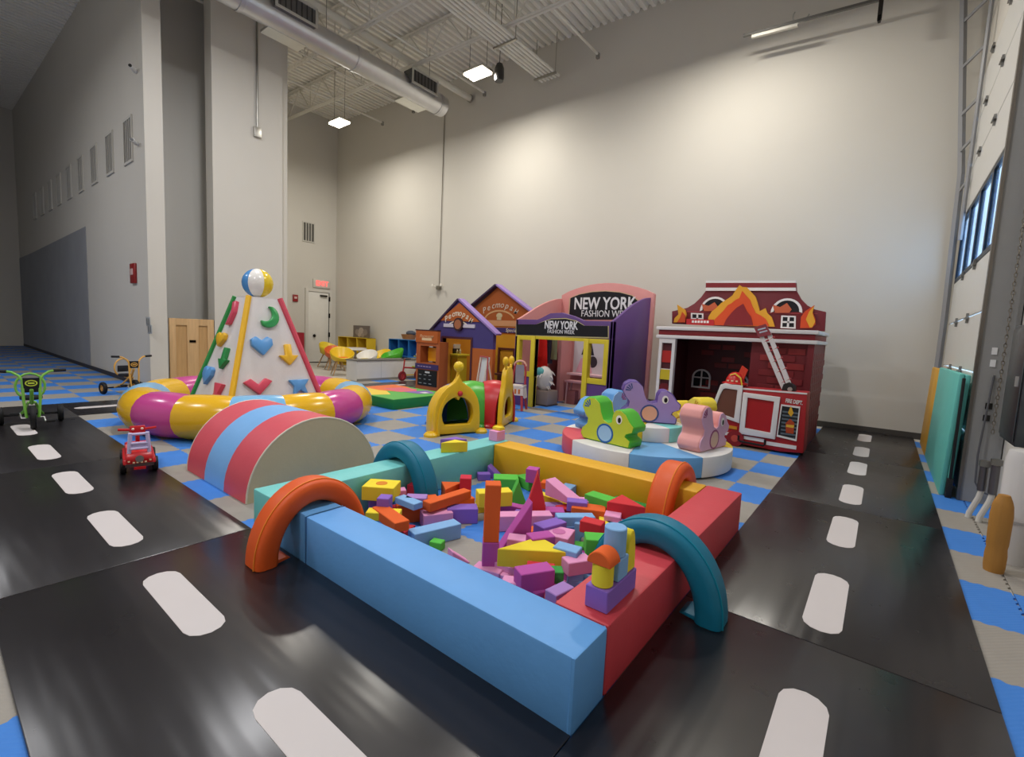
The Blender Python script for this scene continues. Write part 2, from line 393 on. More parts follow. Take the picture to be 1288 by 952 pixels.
for k, (dx, h) in enumerate(((0, .52), (.06, .56))):
    pp = thing('wall_pipe', 'bent white conduit pipe rising beside the bollard with grey coupling', 'pipe', (.80+dx, 6.02-.08*k, 0), 0, 'bent white conduits')
    MB().tube([(-.06, 0, 0), (-.055, 0, .05), (-.01, 0, .2), (.0, 0, .26), (0, 0, h)], .022, 10).build('pipe', M('#c9c7c2', 'plastic'), pp)
    MB().cyl((0, 0, .27), (0, 0, h-.03), .03, 12).build('coupling', M('#77767a', 'metal'), pp)
    MB().box((0, 0, h), (.07, .07, .05)).build('fitting', M('#9a9994', 'metal'), pp)
eb = thing('control_cabinet', 'grey steel electrical cabinet on the right wall above the bollard', 'electrical cabinet', (.945, 5.6, .8))
MB().bb(-.1, .05, -.3, .3, 0, .95).build('cabinet_body', M('#5e6468', 'metal'), eb, bev=.006)
MB().bb(-.112, -.1, -.27, .27, .03, .92).build('door', M('#6a7074', 'metal'), eb, bev=.004)
MB().box((-.12, -.2, .5), (.02, .02, .08)).build('latch', M('#d0d0d0', 'metal'), eb)

# ------------------------------------------------------------------ ceiling steel, duct, lamps
STEEL = M('#d9d6cc', 'matte')
def joist(Y, label):
    x0, x1 = -17.3 if Y > 5.9 else -11.6, .78
    t = thing('bar_joist', label, 'joist', (x0, Y, 0), 0, 'open web roof joists')
    L = x1-x0
    def zt(x): return roofz(x0+x)-.03
    def zb(x): return zt(x)-.82
    for off in (-.04, .04):
        MB().tube([(0, off, zt(0)-.03), (L, off, zt(L)-.03)], .03, 4).build('top_chord', STEEL, t)
        MB().tube([(.5, off, zb(.5)), (L-.5, off, zb(L-.5))], .03, 4).build('bottom_chord', STEEL, t)
    n = int(L/1.3)
    for k in range(n):
        a, m, b = k*L/n, (k+.5)*L/n, (k+1)*L/n
        MB().tube([(a, 0, zt(a)-.03), (m, 0, zb(m)), (b, 0, zt(b)-.03)], .016, 6).build('web_bar', STEEL, t)
        MB().tube([(m, 0, zb(m)), (m, 0, zt(m))], .014, 6).build('web_post', STEEL, t)
joist(8.45, 'white open web steel joist holding the two lit lamps')
joist(6.75, 'white open web steel joist crossing above the duct grilles')
joist(5.05, 'white open web steel joist running above the column top')
for Y in (3.9, 1.65, -.1): joist(Y, 'white open web steel joist over the play fence')
ba = thing('roof_beam', 'thick white round pipe running above the spiral duct to the wall', 'pipe', (-10.27, 3, 8.35))
MB().cyl((0, 0, 0), (0, 7.75, 0), .085, 14).build('pipe', STEEL, ba); MB().cyl((0, 7.7, 0), (0, 7.74, 0), .11, 14).build('end_cap', M('#8a8780', 'matte'), ba)
for k, (x, y1, z) in enumerate(((-9.55, 10.55, 8.25), (-12.2, 10.2, 8.3), (-13.9, 10.3, 8.35), (-6.0, 10.6, 8.2))):
    sp = thing('sprinkler_pipe', ['thin white sprinkler pipe just right of the spiral duct', 'thin white sprinkler pipe left of the spiral duct', 'thin white sprinkler pipe above the far corner lamp', 'thin white sprinkler pipe right of the conduit rack'][k], 'pipe', (x, 2, z), 0, 'sprinkler pipes')
    MB().cyl((0, 0, 0), (0, y1-2, 0), .028, 8).build('pipe', STEEL, sp); MB().box((0, y1-2, -.03), (.07, .07, .12)).build('hanger', M('#8a8780', 'matte'), sp)
bu = thing('conduit_rack', 'broad rack of parallel white conduits hung under the roof deck', 'conduit rack', (-7.3, 2, 8.0))
for k in range(6): MB().cyl((-.25+k*.1, 0, 0), (-.25+k*.1, 8.55, 0), .036, 8).build('conduit', STEEL, bu)
for y in (.6, 2.6, 4.6, 6.68, 8.3): MB().box((0, y, -.05), (.66, .05, .04)).tube([(-.3, y, -.05), (-.3, y, .9)], .01, 5).tube([(.3, y, -.05), (.3, y, .9)], .01, 5).build('strut', M('#a9a69d', 'metal'), bu)
du = thing('spiral_duct', 'long silver spiral air duct ending in a lit stub near the wall', 'duct', (-10.15, 0, 7.62))
R0 = .26; path = []
mb = MB(); n = 110; pr = []
for k in range(n+1): pr.append((0, 1.5+k*(8.0/n), 0))
mb.tube(pr, [R0*(1.012 if k % 2 else 1.0) for k in range(n+1)], 24).build('duct_body', M('#cfcfd0', 'metal'), du)
for y in (4.2, 6.7, 9.3): MB().cyl((0, y-.04, 0), (0, y+.04, 0), R0+.018, 24).build('band', M('#c6c6c8', 'metal'), du)
for y in (5.15, 8.55):
    g = MB().bb(.02, .36, y-.42, y+.42, -.02, .33).build('grille_box', M('#6f6f72', 'metal'), du)
    MB().ring([(y-.44, -.03), (y+.44, -.03), (y+.44, .35), (y-.44, .35)], [(y-.39, .02), (y+.39, .02), (y+.39, .30), (y-.39, .30)], .36, .375, 'x').build('grille_frame', M('#d8d8d6', 'metal'), g)
    for i in range(7): MB().bb(.36, .37, y-.35+i*.11, y-.33+i*.11, .02, .30).build('slat', M('#4c4c4f', 'metal'), g)
    MB().bb(-.36, -.02, y-.4, y+.4, -.27, -.22).build('register', M('#d8d8d2', 'metal'), du)
for y in (3, 6.0, 9.0): MB().tube([(0, y, .25), (0, y, 1.3)], .008, 5).build('hanger_rod', M('#8a8780', 'metal'), du)

def high_bay(x, y, z, label, col=None):
    t = thing('high_bay_lamp', label, 'lamp', (x, y, z), 0, 'high bay lamps')
    MB().bb(-.31, .31, -.2, .2, .02, .08).build('housing', M('#d7d6d0', 'metal'), t, bev=.01)
    for s in (-1, 1):
        MB().bb(-.29, .29, s*.10-.075, s*.10+.075, -.02, .02).build('light_panel', EM('#fff4de', 9), t)
    for s in (-.27, .27): MB().tube([(s, 0, .08), (s, 0, roofz(x)-z-.005)], .006, 5).build('suspension_wire', M('#77746c', 'metal'), t)
    ld = bpy.data.lights.new('lamp_light', 'AREA'); ld.shape = 'RECTANGLE'; ld.size = .58; ld.size_y = .36; ld.energy = LAMP_W; ld.color = col or LAMP_COL
    lo = bpy.data.objects.new('lamp_light', ld); COL.objects.link(lo); lo.parent = t; lo.location = (0, 0, -.03)
    return t
high_bay(-8.04, 8.62, 7.5, 'lit high bay lamp next to the hanging black speaker')
high_bay(-13.33, 8.33, 7.5, 'lit high bay lamp hanging before the corner above the exit door')
for x, y in ((-2.7, 8.6), (-8, 3.3), (-2.7, 3.3), (-8, -2.2), (-2.7, -2.2), (-13.3, -2.0)):
    high_bay(x, y, 7.5, 'lit high bay lamp over the play area, outside the picture', LAMP_COL if y > 5 else LAMP_COL2)
sk = thing('hanging_speaker', 'black pendant speaker hung beside the lit lamp', 'speaker', P(628, 92, 7.5))
MB().lathe([(0, -.18), (.10, -.18), (.115, -.1), (.11, .1), (.07, .2), (0, .22)], n=16).build('speaker_body', M('#2b2a29', 'plastic'), sk)
MB().tube([(0, 0, .2), (0, 0, 1.53)], .008, 5).build('cord', M('#222222', 'rubber'), sk)
# strut with dark hanger near the back wall, top right
st = thing('wall_strut', 'long thin steel strut with a looped cable high before the back wall', 'strut', (0, 0, 0))
a, b = QY(935, 45, 10.2), QY(1108, -1, 10.2)
MB().box(((a+b)/2), ((b-a).length, .05, .045), m=(b-a).to_track_quat('X', 'Z').to_matrix()).build('strut_bar', M('#6b6a68', 'metal'), st)
MB().box(((a+b)/2-Vector((.5, .03, .05))), (.75, .06, .05), m=(b-a).to_track_quat('X', 'Z').to_matrix()).build('bracket', M('#b9b7b1', 'metal'), st)
c = QY(1008, 18, 10.2)
MB().tube([c+Vector((.13*math.cos(q), 0, .13*math.sin(q))) for q in [PI*.8+i*PI*1.1/8 for i in range(9)]], .012, 6).build('cable_loop', M('#8a8984', 'rubber'), st)
hg = thing('dark_hanger', 'short dark steel hanger rod hanging at the end of the strut', 'hanger', QY(1106, 25, 10.2))
MB().bb(-.03, .03, -.03, .03, 0, .9).build('rod', M('#3a3836', 'metal'), hg); MB().bb(-.02, .02, -.04, .04, -.03, .06).build('tip', M('#1c1b1a', 'metal'), hg)

# ------------------------------------------------------------------ things on the walls
vent_bk = MB().bb(-.27, .27, -.012, 0, -.42, .42).mesh('backing', M('#5d5b56', 'matte'))
vent_fr = MB().ring([(-.31, -.46), (.31, -.46), (.31, .46), (-.31, .46)], [(-.26, -.41), (.26, -.41), (.26, .41), (-.26, .41)], -.03, 0).mesh('frame', M('#c4c1b8', 'matte'))
vent_sl = MB().bb(-.022, .022, -.025, -.012, -.41, .41).mesh('slat', M('#b5b2aa', 'matte'))
def vent(x, y, z, rz, label, group=None, s=1):
    t = thing('wall_vent', label, 'vent', (x, y, z), rz, group); t.scale = (s, 1, s)
    link('backing', vent_bk, t); link('frame', vent_fr, t)
    for k in range(3): link('slat', vent_sl, t, (-.13+k*.13, 0, 0))
for k in range(9): vent(-12.72-1.465*k, 3.05, 5.13+.018*k, 0, 'grey louvred vent in the long row high on the dim wing wall', 'vents in a row on the wing wall')
v = QX(388, 292, -17.4); vent(-17.4, v.y, v.z, PI/2, 'square louvred vent high above the white exit door', None, .8)
for px, py, lb in ((172, 90, 'upper small white security camera on the wing wall'), (174, 181, 'lower small white security camera beside the nearest wall vent')):
    v = QY(px, py, 3.05); t = thing('security_camera', lb, 'camera', (v.x, 3.05, v.z), 0); t.scale = (.62, .62, .62)
    MB().cyl((0, 0, 0), (0, -.05, 0), .07, 14).build('mount', M('#c9c8c4', 'plastic'), t)
    MB().tube([(-.02, -.06, 0), (.22, -.22, .02)], .06, 14).build('camera_body', M('#d2d1cd', 'plastic'), t)
    MB().cyl((.21, -.213, .02), (.235, -.23, .022), .05, 12).build('lens', M('#1b1b1b', 'plastic'), t)
for px, py in ((187, 404), (189, 414)):
    v = QY(px, py, 3.05); t = thing('wall_socket', 'grey double socket plate low on the wing wall end, in a stacked pair', 'socket', (v.x, 3.05, v.z), 0, 'stacked socket plates')
    MB().bb(-.13, .13, -.012, 0, -.09, .09).build('plate', M('#aeb0b0', 'plastic'), t, bev=.004)
    for s in (-.06, .06): MB().bb(s-.03, s+.03, -.016, -.012, -.06, .06).build('outlet', M('#7e8080', 'plastic'), t)
def alarm(name, loc, rz, label, s):
    t = thing(name, label, 'fire alarm', loc, rz)
    MB().bb(-s, s, -.05, 0, -1.3*s, 1.3*s).build('case', M('#8f1d1f', 'plastic'), t, bev=.01)
    MB().bb(-.5*s, .5*s, -.06, -.05, -.2*s, .6*s).build('strobe', M('#d9b9b5', 'plastic'), t)
v = QY(169.5, 344, 3.05); alarm('fire_alarm', (v.x, 3.05, v.z), 0, 'red fire alarm strobe on the wing wall', .16)
v = QX(371, 375, -17.4); alarm('fire_alarm', (-17.4, v.y, v.z), PI/2, 'red fire alarm strobe left of the white exit door', .1)
v0, v1 = QX(321.5, 20, -11.7), QX(323, 165, -11.7)
t = thing('wall_conduit', 'thin grey conduit with junction box running down the white column', 'conduit', (-11.7, v1.y, v1.z))
MB().cyl((.03, 0, 0), (.03, 0, v0.z-v1.z+1.5), .022, 8).build('pipe', M('#97958f', 'metal'), t); MB().bb(0, .07, -.08, .08, -.14, .08).build('junction_box', M('#c9c7c1', 'metal'), t, bev=.006)
v0, v1 = QY(562, 140, 10.8), QY(553, 362, 10.8)
t = thing('emergency_light', 'small wall emergency light with two heads under a long conduit', 'emergency light', (v1.x, 10.795, v1.z))
MB().bb(-.09, .09, -.08, 0, -.06, .06).build('case', M('#6c675c', 'plastic'), t, bev=.01)
for s in (-1, 1): MB().tube([(s*.09, -.05, .02), (s*.16, -.1, .05)], .02, 8).lathe([(0, 0), (.05, .0), (.035, .07), (0, .08)], (s*.19, -.13, .04), 12).build('lamp_head', M('#d5d1c6', 'plastic'), t)
MB().cyl((0, -.02, .06), (0, -.02, v0.z-v1.z), .012, 6).build('conduit', M('#8b867b', 'metal'), t)
# exit door on the left wall
a, b = QX(387, 367, -17.4), QX(413, 368, -17.4)
dd = tag(bpy.data.objects.new('door_2', None), kind='structure'); COL.objects.link(dd); dd.location = (-17.4, (a.y+b.y)/2, 0)
wd = (b.y-a.y)/2; hd = (a.z+b.z)/2
MB().bb(0, .05, -wd, wd, .02, hd).build('door_leaf', M('#dedcd5', 'matte'), dd, bev=.006)
MB().ring([(-wd-.12, 0), (wd+.12, 0), (wd+.12, hd+.12), (-wd-.12, hd+.12)], [(-wd-.01, .0), (wd+.01, .0), (wd+.01, hd+.01), (-wd-.01, hd+.01)], 0, .08, 'x').build('door_frame', M('#d2cfc7', 'matte'), dd)
MB().ball((.09, -wd*.45, 1.05), .06, 10, 6).build('door_handle', M('#23211f', 'metal'), dd)
for z in (.35, 1.1, 1.85, 2.5): MB().bb(.04, .1, wd-.02, wd+.03, z-.09, z+.09).build('hinge', M('#1f1e1c', 'metal'), dd)
MB().bb(.05, .12, wd*.1, wd*.75, hd-.16, hd-.1).build('door_closer', M('#3c3935', 'metal'), dd)
MB().bb(.04, .06, wd-.012, wd+.005, .03, hd-.03).build('door_gap', M('#2c2a27', 'rubber'), dd)
v = QX(404, 357, -17.4)
t = thing('exit_sign', 'lit red exit sign above the white door', 'exit sign', (-17.4, v.y, v.z))
MB().bb(0, .06, -.36, .36, -.17, .17).build('sign_box', M('#c8c5bc', 'plastic'), t, bev=.01)
MB().bb(.06, .066, -.24, .24, -.13, .13).build('sign_face', M('#e9c3bd', 'plastic'), t)
text('lettering', 'EXIT', .26, EM('#ff5a55', 1.4), t, Matrix.Translation((.068, 0, 0)) @ Matrix.Rotation(PI/2, 4, 'Z') @ FACE_Y, bold=.004)
t = thing('kick_vent', 'small dark grille low on the wall by the exit door', 'vent', (-17.4, a.y-.1, .1), PI/2); MB().bb(-.2, .2, -.02, 0, -.06, .06).build('grille', M('#55534f', 'metal'), t)
# plywood barrier filling the gap beside the column
y0, y1 = 3.40, 4.25
zt_ = QX(240, 401, -11.68).z
t = thing('plywood_barrier', 'unpainted pine panel barrier with recessed panels beside the white column', 'barrier', (-11.72, (y0+y1)/2, 0))
hw = (y1-y0)/2
PINE = M('#c6a274', 'wood')
MB().bb(-.03, 0, -hw, hw, 0, zt_).build('board', M('#bb9564', 'wood'), t)
for ya, yb in ((-hw, -hw+.12), (-.10, .12), (hw-.13, hw)): MB().bb(0, .025, ya, yb, 0, zt_).build('stile', PINE, t, bev=.004)
for za, zb in ((zt_-.14, zt_), (0, .15)):
    for ya, yb in ((-hw+.12, -.10), (.12, hw-.13)): MB().bb(0, .022, ya, yb, za, zb).build('rail', PINE, t)
MB().bb(.024, .04, -.06, .06, zt_*.66, zt_*.66+.05).build('latch', M('#1d1712', 'metal'), t)

# ================================================================== SOFT PLAY FENCE
FX0, FX1, FY0, FY1, BW, BH = -3.40, -.775, 1.475, 4.09, .265, .317
BLUE, RED, YEL, TURQ, ORG, TEAL = '#66a6e6', '#cb434d', '#e2aa1c', '#76cbc8', '#dd5818', '#07708f'
def beam(name, x0, x1, y0, y1, hexc, label):
    cx, cy = (x0+x1)/2, (y0+y1)/2
    t = thing(name, label, 'foam beam', (cx, cy, 0))
    MB().bb(x0-cx, x1-cx, y0-cy, y1-cy, 0, BH).build('beam_body', M(hexc, 'foam'), t, bev=.012)
    alongx = (x1-x0) > (y1-y0)
    # piped seam along the four long edges' ends
    for s in (-1, 1):
        if alongx: q = [(s*(x1-x0)/2*.999, -BW/2, .005), (s*(x1-x0)/2*.999, -BW/2, BH-.004), (s*(x1-x0)/2*.999, BW/2, BH-.004), (s*(x1-x0)/2*.999, BW/2, .005)]
        else: q = [(-BW/2, s*(y1-y0)/2*.999, .005), (-BW/2, s*(y1-y0)/2*.999, BH-.004), (BW/2, s*(y1-y0)/2*.999, BH-.004), (BW/2, s*(y1-y0)/2*.999, .005)]
        MB().tube([(a*.985, b*.985, c) for a, b, c in q], .004, 5).build('seam', M(hexc, 'foam'), t)
    return t
bl = beam('foam_beam', -2.68, FX1, FY0, FY0+BW, BLUE, 'long light blue foam beam forming the front side of the block pit')
beam('foam_beam', -3.13, -2.69, FY0+.006, FY0+BW-.006, '#5f9bd2', 'short light blue foam beam under the orange arch next to the turquoise beam')
beam('foam_beam', FX1-BW, FX1, FY0+BW+.004, FY1, RED, 'red foam beam carrying the small block tower')
beam('foam_beam', FX0+BW+.004, FX1-BW-.004, FY1-BW, FY1, YEL, 'yellow foam beam at the far side of the block pit')
beam('foam_beam', FX0, FX0+BW, FY0, FY1, TURQ, 'turquoise foam beam beside the striped half cylinder')

def arch(label, loc, rz, hexc, seam, Ro=.39, Ri=.25, T=.2, VS=1.27):
    t = thing('foam_arch', label, 'foam arch', loc, rz)
    mb = MB(); n = 28; sec = []; w_ = (Ro-Ri)/2; h = T/2; cr = .045
    for cxs, cys, a0 in ((w_-cr, h-cr, 0), (-w_+cr, h-cr, PI/2), (-w_+cr, -h+cr, PI), (w_-cr, -h+cr, 1.5*PI)):
        for k in range(4): q = a0+k*PI/6; sec.append((cxs+cr*math.cos(q), cys+cr*math.sin(q)))
    m = len(sec); Rm = (Ro+Ri)/2; vs = []; fs = []
    pathq = [(PI*i/n, 0) for i in range(n+1)]
    for q, dz in pathq:
        for a, b in sec: vs.append((( Rm+a)*math.cos(q), b, ((Rm+a)+(VS-1)*Rm)*math.sin(q)+.016))
    for i in range(n):
        for j in range(m): fs.append((i*m+j, i*m+(j+1) % m, (i+1)*m+(j+1) % m, (i+1)*m+j))
    fs += [tuple(range(m)), tuple(n*m+j for j in range(m))]
    mb.add(vs, fs).build('arch_body', M(hexc, 'foam'), t, smooth=.9)
    MB().tube([((Ro+.001)*math.cos(PI*i/n), -.055, (Ro+.001+(VS-1)*Rm)*math.sin(PI*i/n)+.016) for i in range(n+1)], .006, 5).build('zip', M(seam, 'rubber'), t)
    for s in (-1, 1):
        MB().prism([(s*(Ri+.02), .015), (s*(Ro-.01), .015), (s*(Ro-.02), .03), (s*(Ri-.05), .045), (s*(Ri-.08), .03)], -.07, .07).build('velcro_strap', M(hexc, 'foam'), t, bev=.003)
    return t
yb = FY0+BW/2; xr = FX1-BW/2
arch('orange foam half ring arch straddling the light blue beam', (-2.86, yb, 0), PI/2, ORG, '#e9832c')
arch('teal foam half ring arch straddling the red beam by the block tower', (xr, 2.62, 0), 0, TEAL, '#0b7f9a')
arch('orange foam half ring arch straddling the yellow beam near the red beam', (-1.27, FY1-BW/2, 0), PI/2, ORG, '#e9832c')
arch('teal foam half ring arch straddling the turquoise beam', (FX0+BW/2, 2.72, 0), 0, TEAL, '#0b7f9a')

# ------------------------------------------------------------------ foam blocks
BC = dict(orange='#e2642c', red='#d2383f', yellow='#efd83a', green='#5cbf4a', purple='#8c68c2', magenta='#ba56a6', pink='#e59cc6', blue='#86b2e0', mauve='#a884c4', crimson='#cc3348', darkgreen='#3f9a4a')
BMESH = {}
def block_mesh(shape, color, L, W, Hh):
    key = (shape, color, L, W, Hh)
    if key in BMESH: return BMESH[key]
    mb = MB()
    if shape in ('cuboid', 'brick', 'plank', 'post', 'cube'): mb.box((0, 0, 0), (L, W, Hh))
    elif shape == 'wedge': mb.prism([(-L/2, -Hh/2), (L/2, -Hh/2), (-L/2, Hh/2)], -W/2, W/2)
    elif shape == 'triangle': mb.prism([(-L/2, -Hh/2), (L/2, -Hh/2), (0, Hh/2)], -W/2, W/2)
    elif shape == 'flat triangle': mb.prism([(-L/2, -W/2), (L/2, -W/2), (L*.12, W/2)], -Hh/2, Hh/2, 'z')
    elif shape == 'cylinder': mb.cyl((0, 0, -Hh/2), (0, 0, Hh/2), L/2, 20)
    elif shape == 'half round': mb.prism(ell((0, -Hh/2), L/2, Hh, 14, 0, PI, True), -W/2, W/2)
    elif shape == 'arch':
        n = 12; o_ = [(L/2, -Hh/2)]+[(L/2, Hh/2), (-L/2, Hh/2)]+[(-L/2, -Hh/2)]
        mb.prism([(-L/2, -Hh/2), (-L/2, Hh/2), (L/2, Hh/2), (L/2, -Hh/2)]+ell((0, -Hh/2), L*.28, Hh*.55, n, 0, PI, True), -W/2, W/2)
    me = mb.mesh('foam_block', M(BC[color], 'matte'), bev=.004, seg=1)
    BMESH[key] = me; return me
placed = []
def corners(c, L, W, rz):
    ca, sa = math.cos(rz), math.sin(rz)
    return [(c[0]+a*L/2*ca-b*W/2*sa, c[1]+a*L/2*sa+b*W/2*ca) for a, b in ((-1, -1), (1, -1), (1, 1), (-1, 1))]
def sat(A, B):
    for Q in (A, B):
        for i in range(2):
            ex, ey = Q[i+1][0]-Q[i][0], Q[i+1][1]-Q[i][1]; l = math.hypot(ex, ey); ex /= l; ey /= l
            a = [p[0]*ex+p[1]*ey for p in A]; b = [p[0]*ex+p[1]*ey for p in B]
            if max(a) < min(b) or max(b) < min(a): return False
    return True
def block(px, py, shape, color, L, W, Hh, yaw, base=0.0, ctx='lying on the pit floor', fixed=False, lim=(FX0+BW, FX1-BW, FY0+BW, FY1-BW), clamp=True, top=None):
    rz = math.radians(yaw); z = base
    for it in range(14):
        c = P(px, py, z+Hh/2)
        cs0 = corners((0, 0), L, W, rz); hx = max(p[0] for p in cs0)+.004; hy = max(p[1] for p in cs0)+.004
        if clamp:
            c.x = min(max(c.x, lim[0]+hx), lim[1]-hx); c.y = min(max(c.y, lim[2]+hy), lim[3]-hy)
        if fixed: break
        cs = corners((c.x, c.y), L*.78, W*.78, rz); hit = z
        for q, z0, z1 in placed:
            if z1 > z+.002 and z0 < z+Hh and sat(cs, q): hit = max(hit, z1)
        if hit <= z+.001: break
        if hit > (top or .17): break
        z = hit+.001
    placed.append((corners((c.x, c.y), L, W, rz), z, z+Hh))
    if z > base+.005 and ctx.startswith('lying on the pit floor'): ctx = 'resting on top of other blocks in the pit'
    if 'pit' in ctx:
        ds = sorted(((c.x-lim[0], 'by the turquoise beam'), (lim[1]-c.x, 'by the red beam'), (c.y-lim[2], 'by the light blue beam'), (lim[3]-c.y, 'by the yellow beam')))
        wh = ds[0][1] if ds[0][0] < .38 else ('nearer the yellow beam' if c.y > 2.9 else 'in the pit middle')
        ctx = ('lying on the tiles ' if 'floor' in ctx else 'on other blocks ')+wh
    sz = 'long ' if L >= .34 else ('small ' if max(L, W, Hh) < .13 else '')
    o = link('foam_block', block_mesh(shape, color, L, W, Hh), None, (c.x, c.y, z+Hh/2)); o.rotation_euler = (0, 0, rz)
    cn = {'darkgreen': 'dark green', 'crimson': 'deep red', 'blue': 'light blue'}.get(color, color)
    sn = {'cuboid': 'cuboid', 'half round': 'half-round', 'flat triangle': 'flat triangular', 'triangle': 'triangular', 'wedge': 'wedge', 'post': 'upright post', 'plank': 'plank'}.get(shape, shape)
    lab = f'{sz}{cn} foam {sn} block {ctx}'
    tag(o, lab, 'foam block', f'{sz}{cn} {sn} blocks {ctx}')
    return o, c, z
def A(x, y, *r, **k): return block(600+x*.24164, 570+y*.24164, *r, **k)
def B(x, y, *r, **k): return block(440+x*.17857, 560+y*.17857, *r, **k)
# row against the far beams, then towards the near side
A(100, 95, 'wedge', 'purple', .16, .10, .13, 20); A(25, 117, 'cuboid', 'purple', .13, .09, .07, 50, fixed=True)
A(150, 150, 'cuboid', 'green', .24, .17, .11, 40); A(262, 150, 'cuboid', 'green', .22, .12, .10, -20)
A(210, 195, 'triangle', 'green', .16, .10, .21, 45)
A(290, 112, 'cube', 'magenta', .11, .11, .13, 20)
A(455, 158, 'cuboid', 'blue', .16, .10, .05, 10); A(527, 178, 'cuboid', 'blue', .11, .16, .12, 10)
A(690, 218, 'half round', 'mauve', .22, .12, .10, 20); A(895, 268, 'plank', 'darkgreen', .48, .07, .12, 0)
A(375, 165, 'cuboid', 'orange', .14, .10, .06, 20)
A(475, 205, 'wedge', 'pink', .42, .12, .14, -10); A(640, 258, 'cuboid', 'green', .22, .13, .12, -5)
A(750, 292, 'flat triangle', 'red', .30, .22, .12, 150); A(575, 260, 'cuboid', 'pink', .15, .10, .07, 40)
A(425, 238, 'wedge', 'yellow', .36, .10, .12, 40); A(310, 218, 'triangle', 'red', .21, .12, .40, 35)
A(485, 300, 'cuboid', 'red', .10, .24, .09, -25); A(580, 303, 'cuboid', 'orange', .26, .14, .08, 25)
A(650, 312, 'flat triangle', 'yellow', .22, .12, .06, 30); A(400, 285, 'cuboid', 'mauve', .16, .10, .07, 45)
A(397, 322, 'cuboid', 'magenta', .17, .12, .10, 40); A(625, 350, 'cuboid', 'magenta', .15, .12, .08, 30)
A(706, 345, 'cuboid', 'pink', .12, .12, .09, 20); A(655, 362, 'flat triangle', 'yellow', .20, .14, .05, 70)
A(510, 345, 'plank', 'blue', .28, .09, .07, 45); A(195, 268, 'wedge', 'magenta', .34, .12, .10, 60)
A(240, 352, 'plank', 'pink', .44, .11, .12, 48); A(380, 385, 'cuboid', 'purple', .22, .11, .07, 75)
A(460, 402, 'cuboid', 'blue', .20, .14, .10, 40); A(575, 418, 'arch', 'blue', .18, .12, .17, 20)
A(650, 422, 'cuboid', 'orange', .13, .09, .06, 40); A(660, 392, 'cuboid', 'purple', .14, .09, .05, 35)
A(235, 432, 'cuboid', 'crimson', .09, .09, .12, 30); A(295, 415, 'cuboid', 'orange', .12, .09, .07, 70)
A(175, 398, 'wedge', 'magenta', .26, .09, .40, 235, fixed=True)
A(620, 472, 'cuboid', 'green', .14, .12, .10, 35); A(568, 497, 'cuboid', 'green', .16, .09, .06, 30)
A(423, 470, 'cube', 'pink', .18, .18, .17, 15); A(157, 508, 'cylinder', 'pink', .10, .10, .10, 0)
_, cm_, zm_ = A(68, 537, 'post', 'magenta', .10, .10, .22, 42, fixed=True)
o = link('foam_block', block_mesh('post', 'orange', .095, .095, .36), None, (cm_.x, cm_.y, zm_+.221+.18)); o.rotation_euler = (0, 0, .73); tag(o, 'tall orange foam post block standing upright on a magenta post', 'foam block')
placed.append((corners((cm_.x, cm_.y), .1, .1, .73), zm_+.2, zm_+.6))
A(285, 512, 'flat triangle', 'yellow', .42, .20, .11, 38, base=.13, fixed=True, ctx='resting on top of other blocks in the pit'); A(560, 537, 'plank', 'magenta', .18, .08, .05, 35)
A(180, 612, 'plank', 'pink', .30, .11, .10, 5); A(140, 640, 'cuboid', 'pink', .24, .09, .06, -2)
A(280, 592, 'cuboid', 'red', .17, .09, .06, 20); A(350, 585, 'cuboid', 'blue', .10, .08, .06, 20)
A(450, 568, 'half round', 'crimson', .28, .12, .12, 50); A(390, 637, 'cuboid', 'darkgreen', .12, .08, .08, 40)
A(297, 652, 'cuboid', 'magenta', .20, .10, .12, 60); A(480, 612, 'wedge', 'magenta', .18, .12, .18, 80)
A(590, 605, 'cuboid', 'blue', .16, .12, .14, 20); A(505, 650, 'post', 'blue', .09, .10, .18, 40)
A(390, 695, 'cuboid', 'pink', .26, .11, .08, 75); A(400, 757, 'cuboid', 'orange', .10, .08, .05, 30)
A(485, 735, 'wedge', 'pink', .20, .10, .14, 70); A(430, 735, 'cuboid', 'mauve', .14, .08, .07, 80)
# loose group towards the turquoise beam
B(400, 310, 'cuboid', 'crimson', .11, .11, .16, 20); B(470, 378, 'cuboid', 'mauve', .16, .10, .05, 40); B(415, 402, 'plank', 'blue', .22, .09, .05, 0)
B(175, 425, 'post', 'purple', .09, .10, .13, 35); B(245, 420, 'post', 'purple', .09, .10, .13, 35); B(315, 380, 'arch', 'pink', .18, .09, .17, 60)
B(205, 308, 'cuboid', 'yellow', .25, .20, .11, 35, ctx='bridging two purple posts, with a round hole')
B(345, 458, 'cuboid', 'crimson', .22, .10, .07, 60); B(530, 412, 'cuboid', 'orange', .09, .20, .12, -30); B(445, 472, 'cuboid', 'orange', .26, .09, .13, 58)
B(240, 488, 'cuboid', 'yellow', .24, .10, .06, 40); B(285, 512, 'plank', 'orange', .36, .11, .07, -12)
B(395, 592, 'flat triangle', 'red', .22, .13, .06, -15); B(610, 512, 'brick', 'pink', .23, .13, .11, 62, fixed=True); B(790, 482, 'brick', 'purple', .24, .12, .12, 48, fixed=True)
B(680, 322, 'flat triangle', 'orange', .26, .16, .13, 100); B(690, 382, 'plank', 'orange', .44, .09, .07, 88); B(745, 405, 'plank', 'orange', .32, .10, .07, 70)
B(815, 296, 'cuboid', 'crimson', .10, .12, .20, 40); B(905, 432, 'flat triangle', 'yellow', .18, .14, .06, 60); B(1015, 367, 'cuboid', 'yellow', .28, .12, .12, 55)
B(600, 622, 'plank', 'blue', .37, .11, .11, 75, fixed=True); B(770, 772, 'wedge', 'pink', .13, .08, .10, 70); B(615, 700, 'cuboid', 'green', .09, .07, .06, 20)
